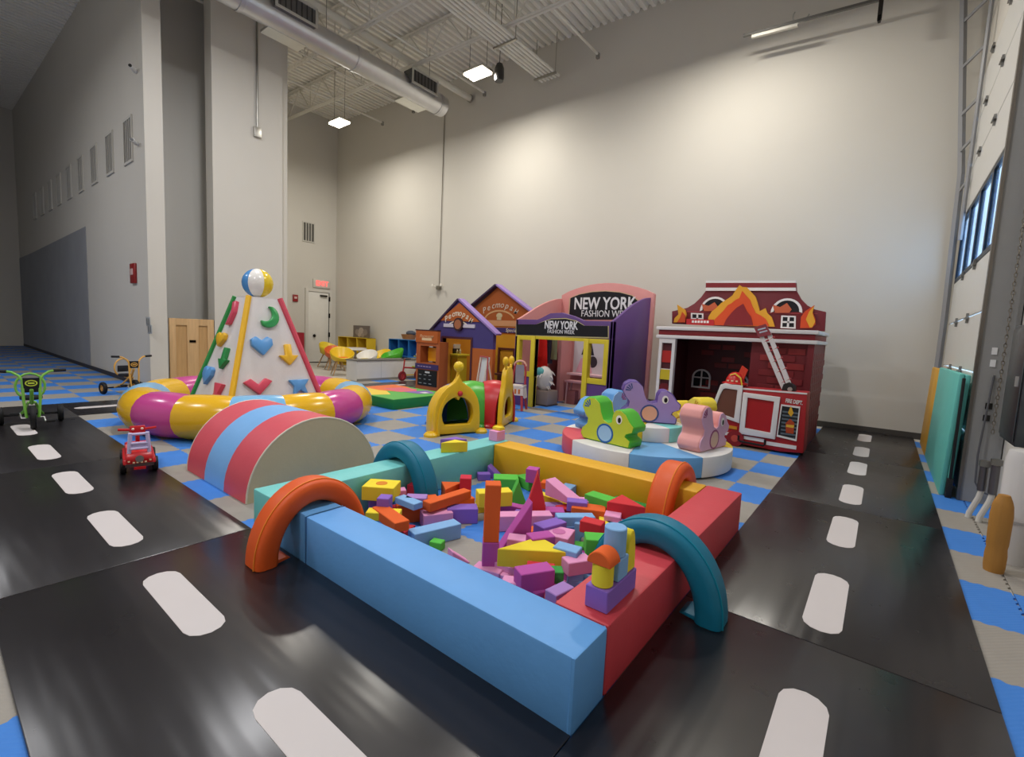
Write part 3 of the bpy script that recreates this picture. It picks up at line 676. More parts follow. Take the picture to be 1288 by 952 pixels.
# fillers of the dense part of the pile
A(60, 620, 'cuboid', 'pink', .18, .09, .07, 15); A(215, 690, 'cuboid', 'pink', .18, .08, .06, 25); A(330, 615, 'cuboid', 'red', .16, .09, .07, 30); A(345, 720, 'cuboid', 'magenta', .16, .09, .06, 65)
A(520, 580, 'cuboid', 'pink', .16, .09, .08, 60); A(540, 690, 'cuboid', 'blue', .13, .1, .1, 30); A(240, 470, 'cuboid', 'pink', .2, .1, .08, 30); A(470, 520, 'cuboid', 'blue', .15, .1, .08, 10)
A(330, 455, 'cuboid', 'magenta', .16, .1, .08, 60); A(520, 270, 'cuboid', 'purple', .16, .1, .08, 30); A(720, 380, 'cuboid', 'pink', .14, .1, .08, 60); A(600, 380, 'cuboid', 'red', .15, .1, .08, 10)
A(420, 660, 'flat triangle', 'magenta', .2, .12, .07, 110); A(250, 330, 'cuboid', 'purple', .18, .1, .07, 20); A(340, 350, 'cuboid', 'red', .16, .09, .08, 75)
# round plugs shown in the holes of two blocks
for o in [q for q in bpy.data.objects if q.name.startswith('foam_block') and ('round hole' in q['label'] or ('pink foam cube' in q['label']))]:
    me = o.data; hh = max(v.co.z for v in me.vertices)
    MB().cyl((0, 0, hh-.001), (0, 0, hh+.002), .045, 16).build('round_inlay', M('#d9862f' if 'yellow' in o['label'] else '#c873a8', 'matte'), o)
    if 'pink foam cube' in o['label']: o['label'] = 'pink foam cube block with a round inlay lying in the pit'; o['group'] = 'inlaid blocks'
# tower on the red beam
T0 = BH+.001
_, c0, _ = A(700, 690, 'cuboid', 'purple', .30, .108, .10, 90, base=T0, ctx='lying on the red beam under the tower', fixed=True, clamp=False)
zt2 = T0+.101
def on(dy, shape, color, L, W, Hh, yaw, z, ctx, dx=0):
    o = link('foam_block', block_mesh(shape, color, L, W, Hh), None, (c0.x+dx, c0.y+dy, z+Hh/2)); o.rotation_euler = (0, 0, math.radians(yaw))
    sn = {'half round': 'half-round'}.get(shape, shape); cn = 'light blue' if color == 'blue' else color
    tag(o, f'{cn} foam {sn} block {ctx}', 'foam block'); return o
on(-.10, 'cylinder', 'yellow', .095, .095, .10, 0, zt2, 'at the near end of the purple tower block')
on(-.10, 'half round', 'orange', .115, .10, .06, 0, zt2+.101, 'on top of the short yellow cylinder')
on(.005, 'cube', 'blue', .10, .10, .10, 90, zt2, 'in the middle of the purple tower block')
on(.005, 'cylinder', 'blue', .10, .10, .13, 0, zt2+.101, 'on top of the light blue cube')
on(.10, 'half round', 'yellow', .09, .09, .20, 90, zt2, 'upright at the far end of the purple tower block')
# on the turquoise beam
zb_ = BH+.001
def onb(px, py, shape, color, L, W, Hh, yaw, ctx):
    c = P(px, py, zb_+Hh/2); c.x = FX0+BW/2+(c.x-FX0-BW/2)*.5
    o = link('foam_block', block_mesh(shape, color, L, W, Hh), None, (c.x, c.y, zb_+Hh/2)); o.rotation_euler = (0, 0, math.radians(yaw))
    tag(o, f'{color} foam {shape} block {ctx}', 'foam block'); return c
c1 = P(573, 559, zb_+.05)
for dx, dy, colr, lab, yw in ((.05, -.06, 'yellow', 'yellow foam wedge block on the turquoise beam', 58), (-.045, .035, 'purple', 'purple foam wedge block on the turquoise beam behind the yellow wedge', 50)):
    o = link('foam_block', block_mesh('flat triangle', colr, .27, .12, .10), None, (FX0+BW/2+dx, c1.y+dy, zb_+.05)); o.rotation_euler = (0, 0, math.radians(yw)); tag(o, lab, 'foam block')
o = link('foam_block', block_mesh('cube', 'pink', .12, .14, .11), None, (FX0+BW/2+.03, FY1-.09, zb_+.055)); tag(o, 'pink foam cube block on the corner of the turquoise beam', 'foam block')
o = link('foam_block', block_mesh('cuboid', 'yellow', .10, .07, .035), None, (FX0+BW/2+.03, FY1-.07, zb_+.111+.0175)); tag(o, 'small yellow foam cuboid block on the pink cube at the beam corner', 'foam block')

# ================================================================== STRIPED HALF CYLINDER
hx0, hx1, hy0 = -5.28, -3.97, 1.66; HR = .64
t = thing('half_cylinder', 'foam half cylinder with red and blue stripes and beige ends', 'soft play', (0, 0, 0)); t.location = ((hx0+hx1)/2, hy0+HR, 0)
wseg = (hx1-hx0)/3
def halfd(r): return ell((0, 0), r, r*1.02, 26, 0, PI, True)
for k, hc in enumerate(('#d2525f', '#78b0e6', '#d2525f')):
    MB().prism([(a, max(b, 0)) for a, b in halfd(HR)], -(hx1-hx0)/2+k*wseg, -(hx1-hx0)/2+(k+1)*wseg, 'x').build('stripe', M(hc, 'foam'), t, smooth=.5)
for s in (-1, 1):
    MB().prism([(a, max(b, 0)) for a, b in halfd(HR*.985)], s*(hx1-hx0)/2, s*((hx1-hx0)/2+.012), 'x').build('end_panel', M('#c9b899', 'foam'), t)
    MB().tube([(s*((hx1-hx0)/2+.006), a, max(b, .005)) for a, b in halfd(HR*.992)], .009, 6).build('piping', M('#d8cdbb', 'foam'), t)

# ================================================================== INFLATABLE RING WITH CLIMBING PYRAMID
RC = Vector((-7.44, 3.31, 0)); RR, rr_ = 1.41, .29
inf = thing('inflatable_climber', 'inflatable pool ring around a climbing pyramid topped by a beach ball', 'inflatable', RC)
view = math.atan2(-RC.y, -RC.x)
NS = 16; cols = ['#7cb7e0', '#e5b21f', '#c4478e', '#e5b21f']
for s in range(NS):
    mb = MB(); n = 8; mseg = 18; vs = []; fs = []
    for i in range(n+1):
        q = view+(s-.5+i/n)*2*PI/NS; bulge = rr_*(.965+.05*math.sin(PI*i/n)**.6)
        for j in range(mseg):
            a = 2*PI*j/mseg; rad = RR+bulge*math.cos(a); vs.append((rad*math.cos(q), rad*math.sin(q), rr_*.97+bulge*math.sin(a)*.97))
    for i in range(n):
        for j in range(mseg): fs.append((i*mseg+j, i*mseg+(j+1) % mseg, (i+1)*mseg+(j+1) % mseg, (i+1)*mseg+j))
    mb.add(vs, fs).build('ring_segment', M(cols[s % 4], 'vinyl'), inf, smooth=1.2)
# pyramid: rotated frustum
alpha = math.radians(21); RB, RTOP = 1.07, .32; dirn = math.atan2(-RC.y, -RC.x)
ztop = QY(321, 374, RC.y).z
ztop = CAMH + RC.length*( (ray(321, 375).z)/math.hypot(ray(321, 375).x, ray(321, 375).y))
th = [dirn-alpha+k*PI/2 for k in range(4)]     # k=0 nearest corner
Bp = [Vector((RB*math.cos(q), RB*math.sin(q), .02)) for q in th]; Tp = [Vector((RTOP*math.cos(q), RTOP*math.sin(q), ztop)) for q in th]
pf = []
for k in range(4):
    k2 = (k+1) % 4
    f = MB().add([Bp[k], Bp[k2], Tp[k2], Tp[k], Vector((0, 0, .02)), Vector((0, 0, ztop))], [(0, 1, 2, 3), (0, 4, 1), (2, 5, 3), (0, 3, 5, 4), (1, 4, 5, 2)]).build('pyramid_face', M('#d9d5d3', 'foam'), inf); pf.append(f)
stripc = ['#e3b01f', '#cf4a5d', '#3f9d52', '#2f8a45']
# corner order: 0 near, then counter-clockwise
for k in range(4):
    MB().tube([Bp[k]*1.005, Tp[k]+Vector((0, 0, .01))], .042, 8).build('corner_strip', M({0: '#e3b01f', 1: '#cf4a5d', 3: '#2f9047', 2: '#4f86c8'}[k], 'foam'), inf)
MB().prism([(Tp[k].x, Tp[k].y) for k in range(4)], ztop-.01, ztop+.012, 'z').build('top_plate', M('#d9d5d3', 'foam'), inf)
BRd = .215
for k in range(6):
    MB().lathe([(BRd*math.sin(PI*i/14), ztop+.01+BRd-BRd*math.cos(PI*i/14)) for i in range(15)], (0, 0, 0), 6, k*PI/3-1.05, (k+1)*PI/3-1.05, cap=False).build('ball_panel', M(['#e9e6e0', '#e3c42a', '#e9e6e0', '#d8503f', '#e9e6e0', '#4b8ecb'][k], 'vinyl'), inf, smooth=1.2)
def hold(face, u, v, poly, hexc, d=.06, sc=1.0):
    # face k between corner k and k+1; u 0..1 across, v 0..1 up; poly in metres
    a, b, c, dd_ = Bp[face], Bp[(face+1) % 4], Tp[(face+1) % 4], Tp[face]
    lo, hi = a.lerp(b, u), dd_.lerp(c, u); p = lo.lerp(hi, v)
    U = (b-a).normalized(); V = (dd_.lerp(c, .5)-a.lerp(b, .5)).normalized(); N = U.cross(V).normalized()
    if N.x*p.x+N.y*p.y < 0: N = -N
    m = Matrix((U, V, N)).transposed().to_4x4(); m.translation = p
    MB().prism([(x*sc, y*sc) for x, y in poly], -.005, d, 'z').xf(m).build('climbing_hold', M(hexc, 'plastic'), inf, bev=.014)
heart = [(0, -.15), (.15, .0), (.15, .09), (.08, .13), (0, .07), (-.08, .13), (-.15, .09), (-.15, .0)]
moon = ell((0, 0), .16, .17, 12, -2.2, 1.0, True)+ell((-.05, .05), .12, .13, 10, .9, -2.1, True)
arrow = [(-.05, .17), (.05, .17), (.05, 0), (.15, 0), (0, -.15), (-.15, 0), (-.05, 0)]
vee = [(-.2, .06), (-.1, .11), (0, .02), (.1, .11), (.2, .06), (.0, -.13)]
star = [(.0, .1), (.16, .1), (.08, 0), (.12, -.15), (0, -.06), (-.12, -.15), (-.08, 0), (-.16, .1)]
ban = [(-.04, -.16), (.05, -.14), (.1, .02), (.06, .17), (-.02, .15), (.02, .02)]
bow = [(-.13, .15), (.13, .15), (.06, 0), (.13, -.15), (-.13, -.15), (-.06, 0)]
hold(0, .49, .85, moon, '#2f9b50'); hold(0, .33, .62, heart, '#5a9ad6'); hold(0, .74, .54, arrow, '#e6b422'); hold(0, .27, .31, vee, '#d2455c'); hold(0, .77, .29, star, '#5a9ad6')
hold(3, .32, .86, ban, '#cf4a62', sc=1.15); hold(3, .26, .65, [(x*.9, y*.8) for x, y in heart], '#dfae24'); hold(3, .6, .5, arrow, '#2a8a48'); hold(3, .25, .36, heart, '#5a95cf'); hold(3, .67, .24, bow, '#cf4a5d')

# ================================================================== CAROUSEL
CC = Vector((-2.31, 5.86, 0)); CR = 1.04
car = thing('soft_carousel', 'round padded carousel base with coloured wedges and a smaller raised disc', 'soft play', CC)
wc = ['#e2e0dc', '#6aa6d8', '#e2e0dc', '#e6c229', '#e2e0dc', '#74c6be', '#e2e0dc', '#d4515c']
for k in range(8):
    a0 = math.radians(-121+45*k); pl = [(0, 0)]+[(CR*math.cos(a0+i*PI/4/8), CR*math.sin(a0+i*PI/4/8)) for i in range(9)]
    MB().prism(pl, .02, .25, 'z').build('base_wedge', M(wc[k], 'foam'), car, bev=.012, smooth=.7)
MB().lathe([(0, 0), (CR-.06, 0), (CR-.06, .03), (0, .03)], n=40).build('base_ring', M('#27272b', 'rubber'), car)
ud = Vector((0, .10, .252)); uc = ['#e2e0dc', '#7fd0c8', '#e2e0dc', '#d4515c', '#e2e0dc', '#6aa6d8', '#e2e0dc', '#e6c229']
for k in range(8):
    a0 = math.radians(-76+45*k); pl = [(ud.x, ud.y)]+[(ud.x+.43*math.cos(a0+i*PI/4/6), ud.y+.43*math.sin(a0+i*PI/4/6)) for i in range(7)]
    MB().prism(pl, ud.z, ud.z+.18, 'z').build('disc_wedge', M(uc[k], 'foam'), car, bev=.01, smooth=.7)
SIL = [(-.36,.40),(-.335,.48),(-.27,.525),(-.18,.525),(-.11,.47),(-.08,.36),(-.04,.275),(.03,.245),(.09,.265),(.10,.36),(.13,.42),(.20,.425),(.27,.385),(.33,.30),(.385,.25),(.37,.185),(.29,.155),(.275,.115),(.345,.075),(.335,.0),(-.32,0),(-.365,.06),(-.345,.13),(-.275,.19),(-.265,.26),(-.315,.32)]
def rider(pos, yaw, body, side, belly, rim, label, W=.26):
    t = thing('foam_rider', label, 'ride-on toy', pos, math.radians(yaw))
    MB().prism(SIL, -W/2, W/2).build('rider_body', M(body, 'foam'), t, bev=.018, smooth=.9)
    cx, cz = 0, .24
    for s in (-1, 1):
        y0, y1 = s*(W/2-.004), s*(W/2+.006)
        p = MB().prism([(cx+(x-cx)*.955, cz+(z-cz)*.945) for x, z in SIL], y0, y1).build('side_panel', M(side, 'foam'), t)
        MB().ring(ell((.0, .12), .115, .115, 20), ell((.0, .12), .095, .095, 20), y1, y1+s*.004).build('patch_rim', M(rim, 'foam'), p)
        MB().prism(ell((.0, .12), .096, .096, 20), y1, y1+s*.003).build('patch', M(belly, 'foam'), p)
        MB().prism(ell((.18, .31), .040, .052, 16), y1, y1+s*.003).build('eye_white', M('#efece6', 'print'), p)
        MB().prism(ell((.186, .305), .021, .032, 14), y1+s*.003, y1+s*.005).build('pupil', M('#1a1716', 'print'), p)
        for k in range(4):
            q = 1.9+k*.38; c0 = Vector((-.22, .40)); d = Vector((math.cos(q), math.sin(q)))
            a, b = c0+d*.03, c0+d*.095; n = Vector((-d.y, d.x))*.009
            MB().prism([tuple(a-n*.4), tuple(b-n), tuple(b+n), tuple(a+n*.4)], y1, y1+s*.003).build('tail_stripe', M(rim, 'foam'), p)
    MB().ball((.352, 0, .235), (.022, .07, .022), 10, 6).build('nose', M('#1f4f2a' if body == '#4fb52e' else '#5a4a7a', 'foam'), t)
    return t
def rp(ang, r, z=.252): a = math.radians(ang); return (CC.x+r*math.cos(a), CC.y+r*math.sin(a), z)
rider(rp(-103, .66), -8, '#4fb52e', '#c3cf3a', '#9cc3e6', '#1f5fa8', 'green and yellow foam squirrel rider with a blue patch on the carousel')
rider(rp(-2, .73), 80, '#e6a09c', '#d9a9c4', '#dcb8a4', '#9c4a78', 'pink foam rider with lilac sides on the carousel')
rider(rp(64, .76), 150, '#e9cf35', '#ecd955', '#f0e6a0', '#c99a20', 'yellow foam rider at the back of the carousel')
rider(rp(172, .68), -115, '#5f9bd6', '#9cc4ec', '#e9e4e8', '#b0508a', 'light blue foam rider behind the green one on the carousel')
rider((CC.x-.02, CC.y+.14, .434), 28, '#5d4690', '#a48cc8', '#e0a890', '#3c4f8a', 'purple foam rider on the raised disc of the carousel')

# ================================================================== TUNNEL CATERPILLAR
TCx, TCy, TR = -4.64, 5.46, .57
tn = thing('play_tunnel', 'plastic caterpillar crawl tunnel curving from a yellow arch to a red section', 'play tunnel', (TCx, TCy, 0))
def sec_pts(w, h, n=14): return [(-w, 0)]+[(w*math.cos(PI-PI*i/n), .22*h+.78*h*math.sin(PI*i/n)) for i in range(n+1)]+[(w, 0)]
def tun(a0, a1, w, h, hexc, name='tunnel_section'):
    n = 6; vs = []; fs = []; ou = sec_pts(w, h); inn = sec_pts(w-.035, h-.035); k = len(ou)
    for i in range(n+1):
        q = a0+(a1-a0)*i/n; bul = 1+.05*math.sin(PI*i/n)
        for pts in (ou, inn):
            for u, z in pts: R_ = TR+u*bul; vs.append((R_*math.cos(q), R_*math.sin(q), z*bul+.01))
    for i in range(n):
        o0, o1 = i*2*k, (i+1)*2*k
        for j in range(k-1):
            fs += [(o0+j, o0+j+1, o1+j+1, o1+j), (o0+k+j, o1+k+j, o1+k+j+1, o0+k+j+1)]
        for j in (0, k-1): fs.append((o0+j, o1+j, o1+k+j, o0+k+j))
    for o0 in (0, n*2*k):
        for j in range(k-1): fs.append((o0+j, o0+j+1, o0+k+j+1, o0+k+j))
    return MB().add(vs, fs).build(name, M(hexc, 'plastic'), tn, smooth=.8)
dg = math.radians
tun(dg(-98), dg(-138), .33, .66, '#e6b81c'); tun(dg(-138), dg(-180), .32, .64, '#2f6fc0'); tun(dg(-180), dg(-222), .32, .66, '#4fb038'); s_red = tun(dg(-222), dg(-262), .33, .68, '#c4242b')
# floor inside
MB().lathe([(TR-.28, 0), (TR+.28, 0), (TR+.28, .012), (TR-.28, .012), (TR-.28, 0)], n=20, a0=dg(100), a1=dg(262), cap=False).build('tunnel_floor', M('#2c2a2c', 'plastic'), tn)
MB().cyl((-.03, .68-.35, .34), (-.03, .68-.31, .34), .07, 16).build('porthole', M('#3b3a40', 'plastic'), tn)
# front bell-shaped panel, local u to the right, seen from outside
q = dg(-98); pc = Vector((TR*math.cos(q), TR*math.sin(q), 0)); nrm = Vector((math.cos(dg(-20)), math.sin(dg(-20)), 0)); ux = Vector((-nrm.y, nrm.x, 0))
def panel(outline, hole, pc, nrm, ux, th, hexc, name):
    m = Matrix(((ux.x, -nrm.x, 0, pc.x), (ux.y, -nrm.y, 0, pc.y), (0, 0, 1, 0), (0, 0, 0, 1)))
    return MB().ring(outline, hole, -.03, th).xf(m).build(name, M(hexc, 'plastic'), tn, bev=.012, smooth=.8), m
half = [(0, .88), (.022, .82), (.06, .765), (.12, .725), (.19, .68), (.26, .61), (.315, .52), (.345, .42), (.36, .3), (.365, .16), (.365, .02)]
outl = half+[(-x, z) for x, z in reversed(half)][:-1]
hcen, hr = (.0, .30), (.25, .25)
hol = []
for i, (x, z) in enumerate(outl):
    a = math.atan2(z-hcen[1], x-hcen[0]); f = 1.0
    hol.append((hcen[0]+hr[0]*math.cos(a), max(.05, hcen[1]+hr[1]*math.sin(a)-(.045 if abs(x) < .03 else 0))))
fp, fm = panel(outl, hol, pc, nrm, ux, .07, '#e6b81c', 'front_panel')
def pt(m, x, y, z): return m @ Vector((x, y, z))
MB().ball(pt(fm, .01, .02, .985), (.075, .075, .075), 16, 10).build('antenna_ball', M('#e6c21c', 'plastic'), tn)
MB().cyl(pt(fm, 0, .02, .86), pt(fm, .005, .02, .93), .022, 10).build('antenna_stem', M('#e6b81c', 'plastic'), tn)
MB().ball(pt(fm, .02, -.035, .60), (.04, .04, .04), 12, 8).build('nose', M('#c4242b', 'plastic'), tn)
for s in (-1, 1): MB().lathe([(0, 0), (.10, 0), (.10, .03), (.07, .06), (0, .065)], pt(fm, s*.40, .0, 0), 16).build('foot', M('#e6b81c', 'plastic'), tn)
for a_, hx in ((-160, '#2f6fc0'), (-200, '#3a9a3a'), (-240, '#c4242b')):
    for r_ in (TR+.38, TR-.36): MB().lathe([(0, 0), (.085, 0), (.085, .03), (.06, .055), (0, .06)], (r_*math.cos(dg(a_)), r_*math.sin(dg(a_)), 0), 14).build('foot', M(hx, 'plastic'), tn)
# tall rear face panel with two ears
q = dg(-262); pc2 = Vector((TR*math.cos(q)+.02, TR*math.sin(q), 0)); n2 = Vector((math.cos(dg(22)), math.sin(dg(22)), 0)); u2 = Vector((-n2.y, n2.x, 0))
hb = [(0, .96), (.09, .95), (.17, .90), (.215, .80), (.22, .68), (.27, .58), (.31, .44), (.33, .3), (.34, .15), (.34, .02)]
ob = hb+[(-x, z) for x, z in reversed(hb)][:-1]; hob = [(.2*math.cos(math.atan2(z-.27, x)), max(.05, .27+.2*math.sin(math.atan2(z-.27, x)))) for x, z in ob]
bp_, bm_ = panel(ob, hob, pc2, n2, u2, .05, '#e6b81c', 'rear_panel')
for s in (-1, 1): MB().tube([pt(bm_, s*.12, 0, .9), pt(bm_, s*.16, 0, 1.0)], .022, 8).ball(pt(bm_, s*.17, 0, 1.05), (.05, .05, .075), 12, 8).build('ear', M('#e6b81c', 'plastic'), tn)
for s in (-1, 1): MB().lathe([(0, 0), (.10, 0), (.10, .03), (.07, .06), (0, .065)], pt(bm_, s*.40, .0, 0), 16).build('foot', M('#e6b81c', 'plastic'), tn)

# ================================================================== GREEN FLOOR MAT
x0, x1, y0, y1, hm = -8.75, -6.88, 5.46, 6.95, .19
t = thing('foam_floor_mat', 'thick green edged foam mat with a colourful flower picture on top', 'play mat', ((x0+x1)/2, (y0+y1)/2, 0))
lx, ly = (x1-x0)/2, (y1-y0)/2
MB().bb(-lx, lx, -ly, ly, 0, hm).build('mat_body', M('#1d7a3c', 'foam'), t, bev=.012)
MB().bb(-lx+.01, lx-.01, -ly+.01, ly-.01, hm, hm+.003).build('top_sheet', M('#5fae52', 'print'), t)
zz = hm+.0035
for k, (poly, hx) in enumerate((([(-lx+.02, -ly+.02), (.2, -ly+.02), (.35, -.35), (-.1, -.1), (-lx+.02, .0)], '#e8c84c'), ([(-lx+.02, -.1), (-.3, -.15), (.2, .05), (.1, .5), (-.5, ly-.02), (-lx+.02, ly-.02)], '#e2743f'),
        ([(-.5, .1), (.1, .0), (.35, .3), (0, .62), (-.4, .5)], '#d86a7a'), ([(.2, .1), (.6, .15), (.7, .5), (.3, .65)], '#8a6fb0'), ([(.45, .3), (.6, .3), (.62, .42), (.47, .44)], '#e6e2de'))):
    MB().prism(poly, zz+k*.0008, zz+.0008+k*.0008, 'z').build('picture_patch', M(hx, 'print'), t)

# ================================================================== WHEELED TOYS
def wheel(t, c, r, wd, tyre, hub, ax='y'):
    a = Vector((0, 1, 0)); n = 24
    prof = [(r*.55, -wd/2), (r*.92, -wd/2), (r, -wd*.25), (r, wd*.25), (r*.92, wd/2), (r*.55, wd/2), (r*.55, -wd/2)]
    rot = Matrix.Translation(c) @ Matrix.Rotation(PI/2, 4, 'X')
    wl = MB().lathe(prof, n=n, cap=False).xf(rot).build('wheel', M(tyre, 'rubber'), t, smooth=.7)
    h = MB()
    h.lathe([(0, -wd*.3), (r*.2, -wd*.3), (r*.2, wd*.3), (0, wd*.3)], n=12)
    h.lathe([(r*.46, -wd*.35), (r*.57, -wd*.35), (r*.57, wd*.35), (r*.46, wd*.35), (r*.46, -wd*.35)], n=n, cap=False)
    for k in range(5): q = 2*PI*k/5; h.box((r*.34*math.cos(q), r*.34*math.sin(q), 0), (r*.36, r*.14, wd*.4), q)
    h.xf(rot).build('hub', M(hub, 'plastic'), wl)
def trike(loc, yaw, hexc, label, s=1.0, sign='#c9d84a'):
    t = thing('tricycle', label, 'tricycle', loc, math.radians(yaw)); t.scale = (s, s, s)
    fr = M(hexc, 'plastic'); R = .15; rr = .115
    wheel(t, (0, 0, R), R, .055, '#141416', hexc)
    for sd in (-1, 1): wheel(t, (-.52, sd*.285, rr), rr, .055, '#141416', hexc)
    for sd in (-1, 1):
        MB().tube([(0, sd*.055, R), (-.02, sd*.075, .36), (-.03, sd*.08, .62), (-.045, sd*.11, .68), (-.06, sd*.17, .725), (-.07, sd*.22, .735)], .015, 8).build('fork_bar', fr, t)
        MB().cyl((-.07, sd*.21, .735), (-.085, sd*.33, .74), .02, 10).build('grip', M('#1a1a1c', 'rubber'), t)
        cr = MB().tube([(0, sd*.06, R), (0, sd*.10, R), (.05*sd, sd*.115, R-.05*sd)], .01, 6).build('crank', M('#c9c9c9', 'metal'), t)
        MB().box((.05*sd, sd*.16, R-.05*sd), (.08, .085, .025)).build('pedal', M('#1a1a1c', 'rubber'), cr)
        MB().tube([(-.14, sd*.03, .33), (-.3, sd*.07, .2), (-.5, sd*.11, rr)], .015, 8).build('frame_bar', fr, t)
    MB().bb(-.035, -.015, -.075, .075, .52, .65).build('sign_plate', M('#15151a', 'print'), t)
    MB().ring(ell((0, .585), .058, .04, 18), ell((0, .585), .045, .028, 18), -.0005, .002, 'x').xf(Matrix.Translation((-.014, 0, 0))).bb(-.014, -.012, -.03, .03, .575, .595).build('emblem', M(sign, 'print'), t)
    MB().tube([(-.03, 0, .5), (-.12, 0, .36), (-.16, 0, .31), (-.36, 0, .33)], .02, 8).build('main_tube', fr, t)
    MB().cyl((-.52, -.27, rr), (-.52, .27, rr), .014, 8).build('axle', M('#2a2a2c', 'metal'), t)
    MB().prism(ell((-.34, 0), .12, .11, 18), .34, .385, 'z').build('seat', M('#1d1f26', 'rubber'), t, bev=.012)
    MB().tube([(-.42, .14*math.cos(q), .50+.17*math.sin(q)) for q in [-.9+i*(PI+1.8)/14 for i in range(15)]], .014, 8).build('back_hoop', fr, t)
    MB().bb(-.43, -.41, -.09, .09, .42, .54).build('back_rest', M('#1d1f26', 'rubber'), t, bev=.01)
    return t
trike((-8.30, .92, .014), -5, '#79b846', 'green tricycle with black wheels standing on the black road mat')
trike((-10.98, 2.62, 0), 12, '#d9a44e', 'yellow tricycle with black wheels on the tiles behind the inflatable ring', sign='#d9a44e')
# red tricycle and yellow scooter by the low partition
def small_trike(loc, yaw, frame, wheelc, tyre, label, seat):
    t = thing('low_tricycle', label, 'tricycle', loc, math.radians(yaw)); R = .14
    wheel(t, (0, 0, R), R, .05, tyre, wheelc)
    for sd in (-1, 1): wheel(t, (-.75, sd*.2, R*.95), R*.95, .05, tyre, wheelc)
    fr = M(frame, 'plastic')
    MB().tube([(0, 0, R), (-.04, 0, .36), (-.08, 0, .38), (-.38, 0, .36), (-.6, 0, .34), (-.72, 0, .22)], .024, 8).build('frame_bar', fr, t)
    MB().cyl((-.75, -.2, R*.95), (-.75, .2, R*.95), .015, 8).build('axle', fr, t)
    MB().tube([(-.04, 0, .36), (-.07, 0, .58), (-.09, 0, .62)], .02, 8).build('steering_post', fr, t)
    for sd in (-1, 1): MB().cyl((-.09, 0, .62), (-.12, sd*.2, .64), .016, 8).build('handle', M('#222224', 'rubber'), t)
    MB().prism(ell((-.5, 0), .14, .1, 16), .37, .41, 'z').build('seat', M(seat, 'plastic'), t, bev=.01)
    MB().tube([(-.62, -.08, .4), (-.65, -.08, .58), (-.65, .08, .58), (-.62, .08, .4)], .015, 8).build('backrest', fr, t)
small_trike((-10.62, 8.72, 0), -90, '#a3232b', '#b83242', '#7a1d28', 'red low tricycle parked before the low white partition', '#8a9a30')
t = thing('kick_scooter', 'yellow wheeled scooter with white bell standing by the red tricycle', 'scooter', (-10.96, 9.62, 0), math.radians(88))
wheel(t, (0, 0, .13), .13, .05, '#22221c', '#e3b93a'); wheel(t, (-.55, 0, .09), .09, .05, '#22221c', '#e3b93a')
MB().tube([(0, 0, .13), (-.03, 0, .4), (-.06, 0, .66)], .02, 8).build('steering_post', M('#b9a83a', 'plastic'), t)
MB().cyl((-.06, -.16, .66), (-.06, .16, .66), .018, 8).build('handlebar', M('#9aa23a', 'plastic'), t); MB().ball((-.06, 0, .72), .05, 12, 8).build('bell', M('#e4e2dc', 'plastic'), t)
MB().bb(-.5, -.05, -.06, .06, .1, .13).build('deck', M('#c9a53a', 'plastic'), t, bev=.01)

# ride-on red car
t = thing('ride_on_car', 'red ride-on toy car with white seat back ladder', 'toy car', (-5.66, 1.36, .014), math.radians(168)); t.scale = (1.0, .9, .92)
RC_ = M('#c4161d', 'plastic')
for x in (-.2, .2):
    for s in (-1, 1): wheel(t, (x, s*.135, .075), .075, .05, '#161416', '#161416')
MB().prism([(-.29, .07), (.30, .07), (.32, .16), (.28, .22), (.12, .235), (.08, .2), (-.2, .2), (-.27, .23), (-.31, .17)], -.115, .115).build('car_body', RC_, t, bev=.02)
MB().prism([(-.3, .1), (.3, .1), (.28, .16), (-.28, .16)], -.14, .14).build('fender', RC_, t, bev=.02)
MB().bb(-.315, -.30, -.12, .12, .085, .115).build('bumper_trim', M('#4a3a3a', 'plastic'), t)
MB().bb(-.33, -.30, -.05, .05, .06, .085).build('tow_tab', RC_, t)
MB().xf(Matrix()).cyl((-.318, 0, .165), (-.31, 0, .165), .036, 16).build('badge', M('#a8a8a6', 'metal'), t)
for y in (-.09, -.05, -.018, .018, .05, .09): MB().box((-.315, y, .13 if abs(y) < .06 else .145), (.006, .018, .014)).build('flame_mark', M('#e8c9a0', 'print'), t)
LAV = M('#cfc6ea', 'plastic')
for s in (-1, 1): MB().tube([(-.26, s*.085, .2), (-.27, s*.08, .3), (-.28, s*.07, .43)], .019, 8).build('ladder_post', LAV, t)
for z in (.415, .32, .265): MB().cyl((-.275, -.075, z), (-.275, .075, z), .014, 8).build('ladder_rung', LAV, t)
MB().bb(-.275, -.26, -.07, .07, .27, .32).build('seat_back', LAV, t)
MB().tube([(.13, 0, .22), (.09, 0, .36)], .02, 8).build('steering_post', RC_, t)
MB().bb(.06, .1, -.07, .07, .33, .43).build('steering_panel', RC_, t, bev=.01)
for s in (-1, 1):
    MB().cyl((.08, s*.06, .39), (.08, s*.17, .4), .014, 8).build('handle', RC_, t); MB().ball((.055, s*.04, .4), .014, 8, 6).build('button', M('#f0d0c0', 'plastic'), t)

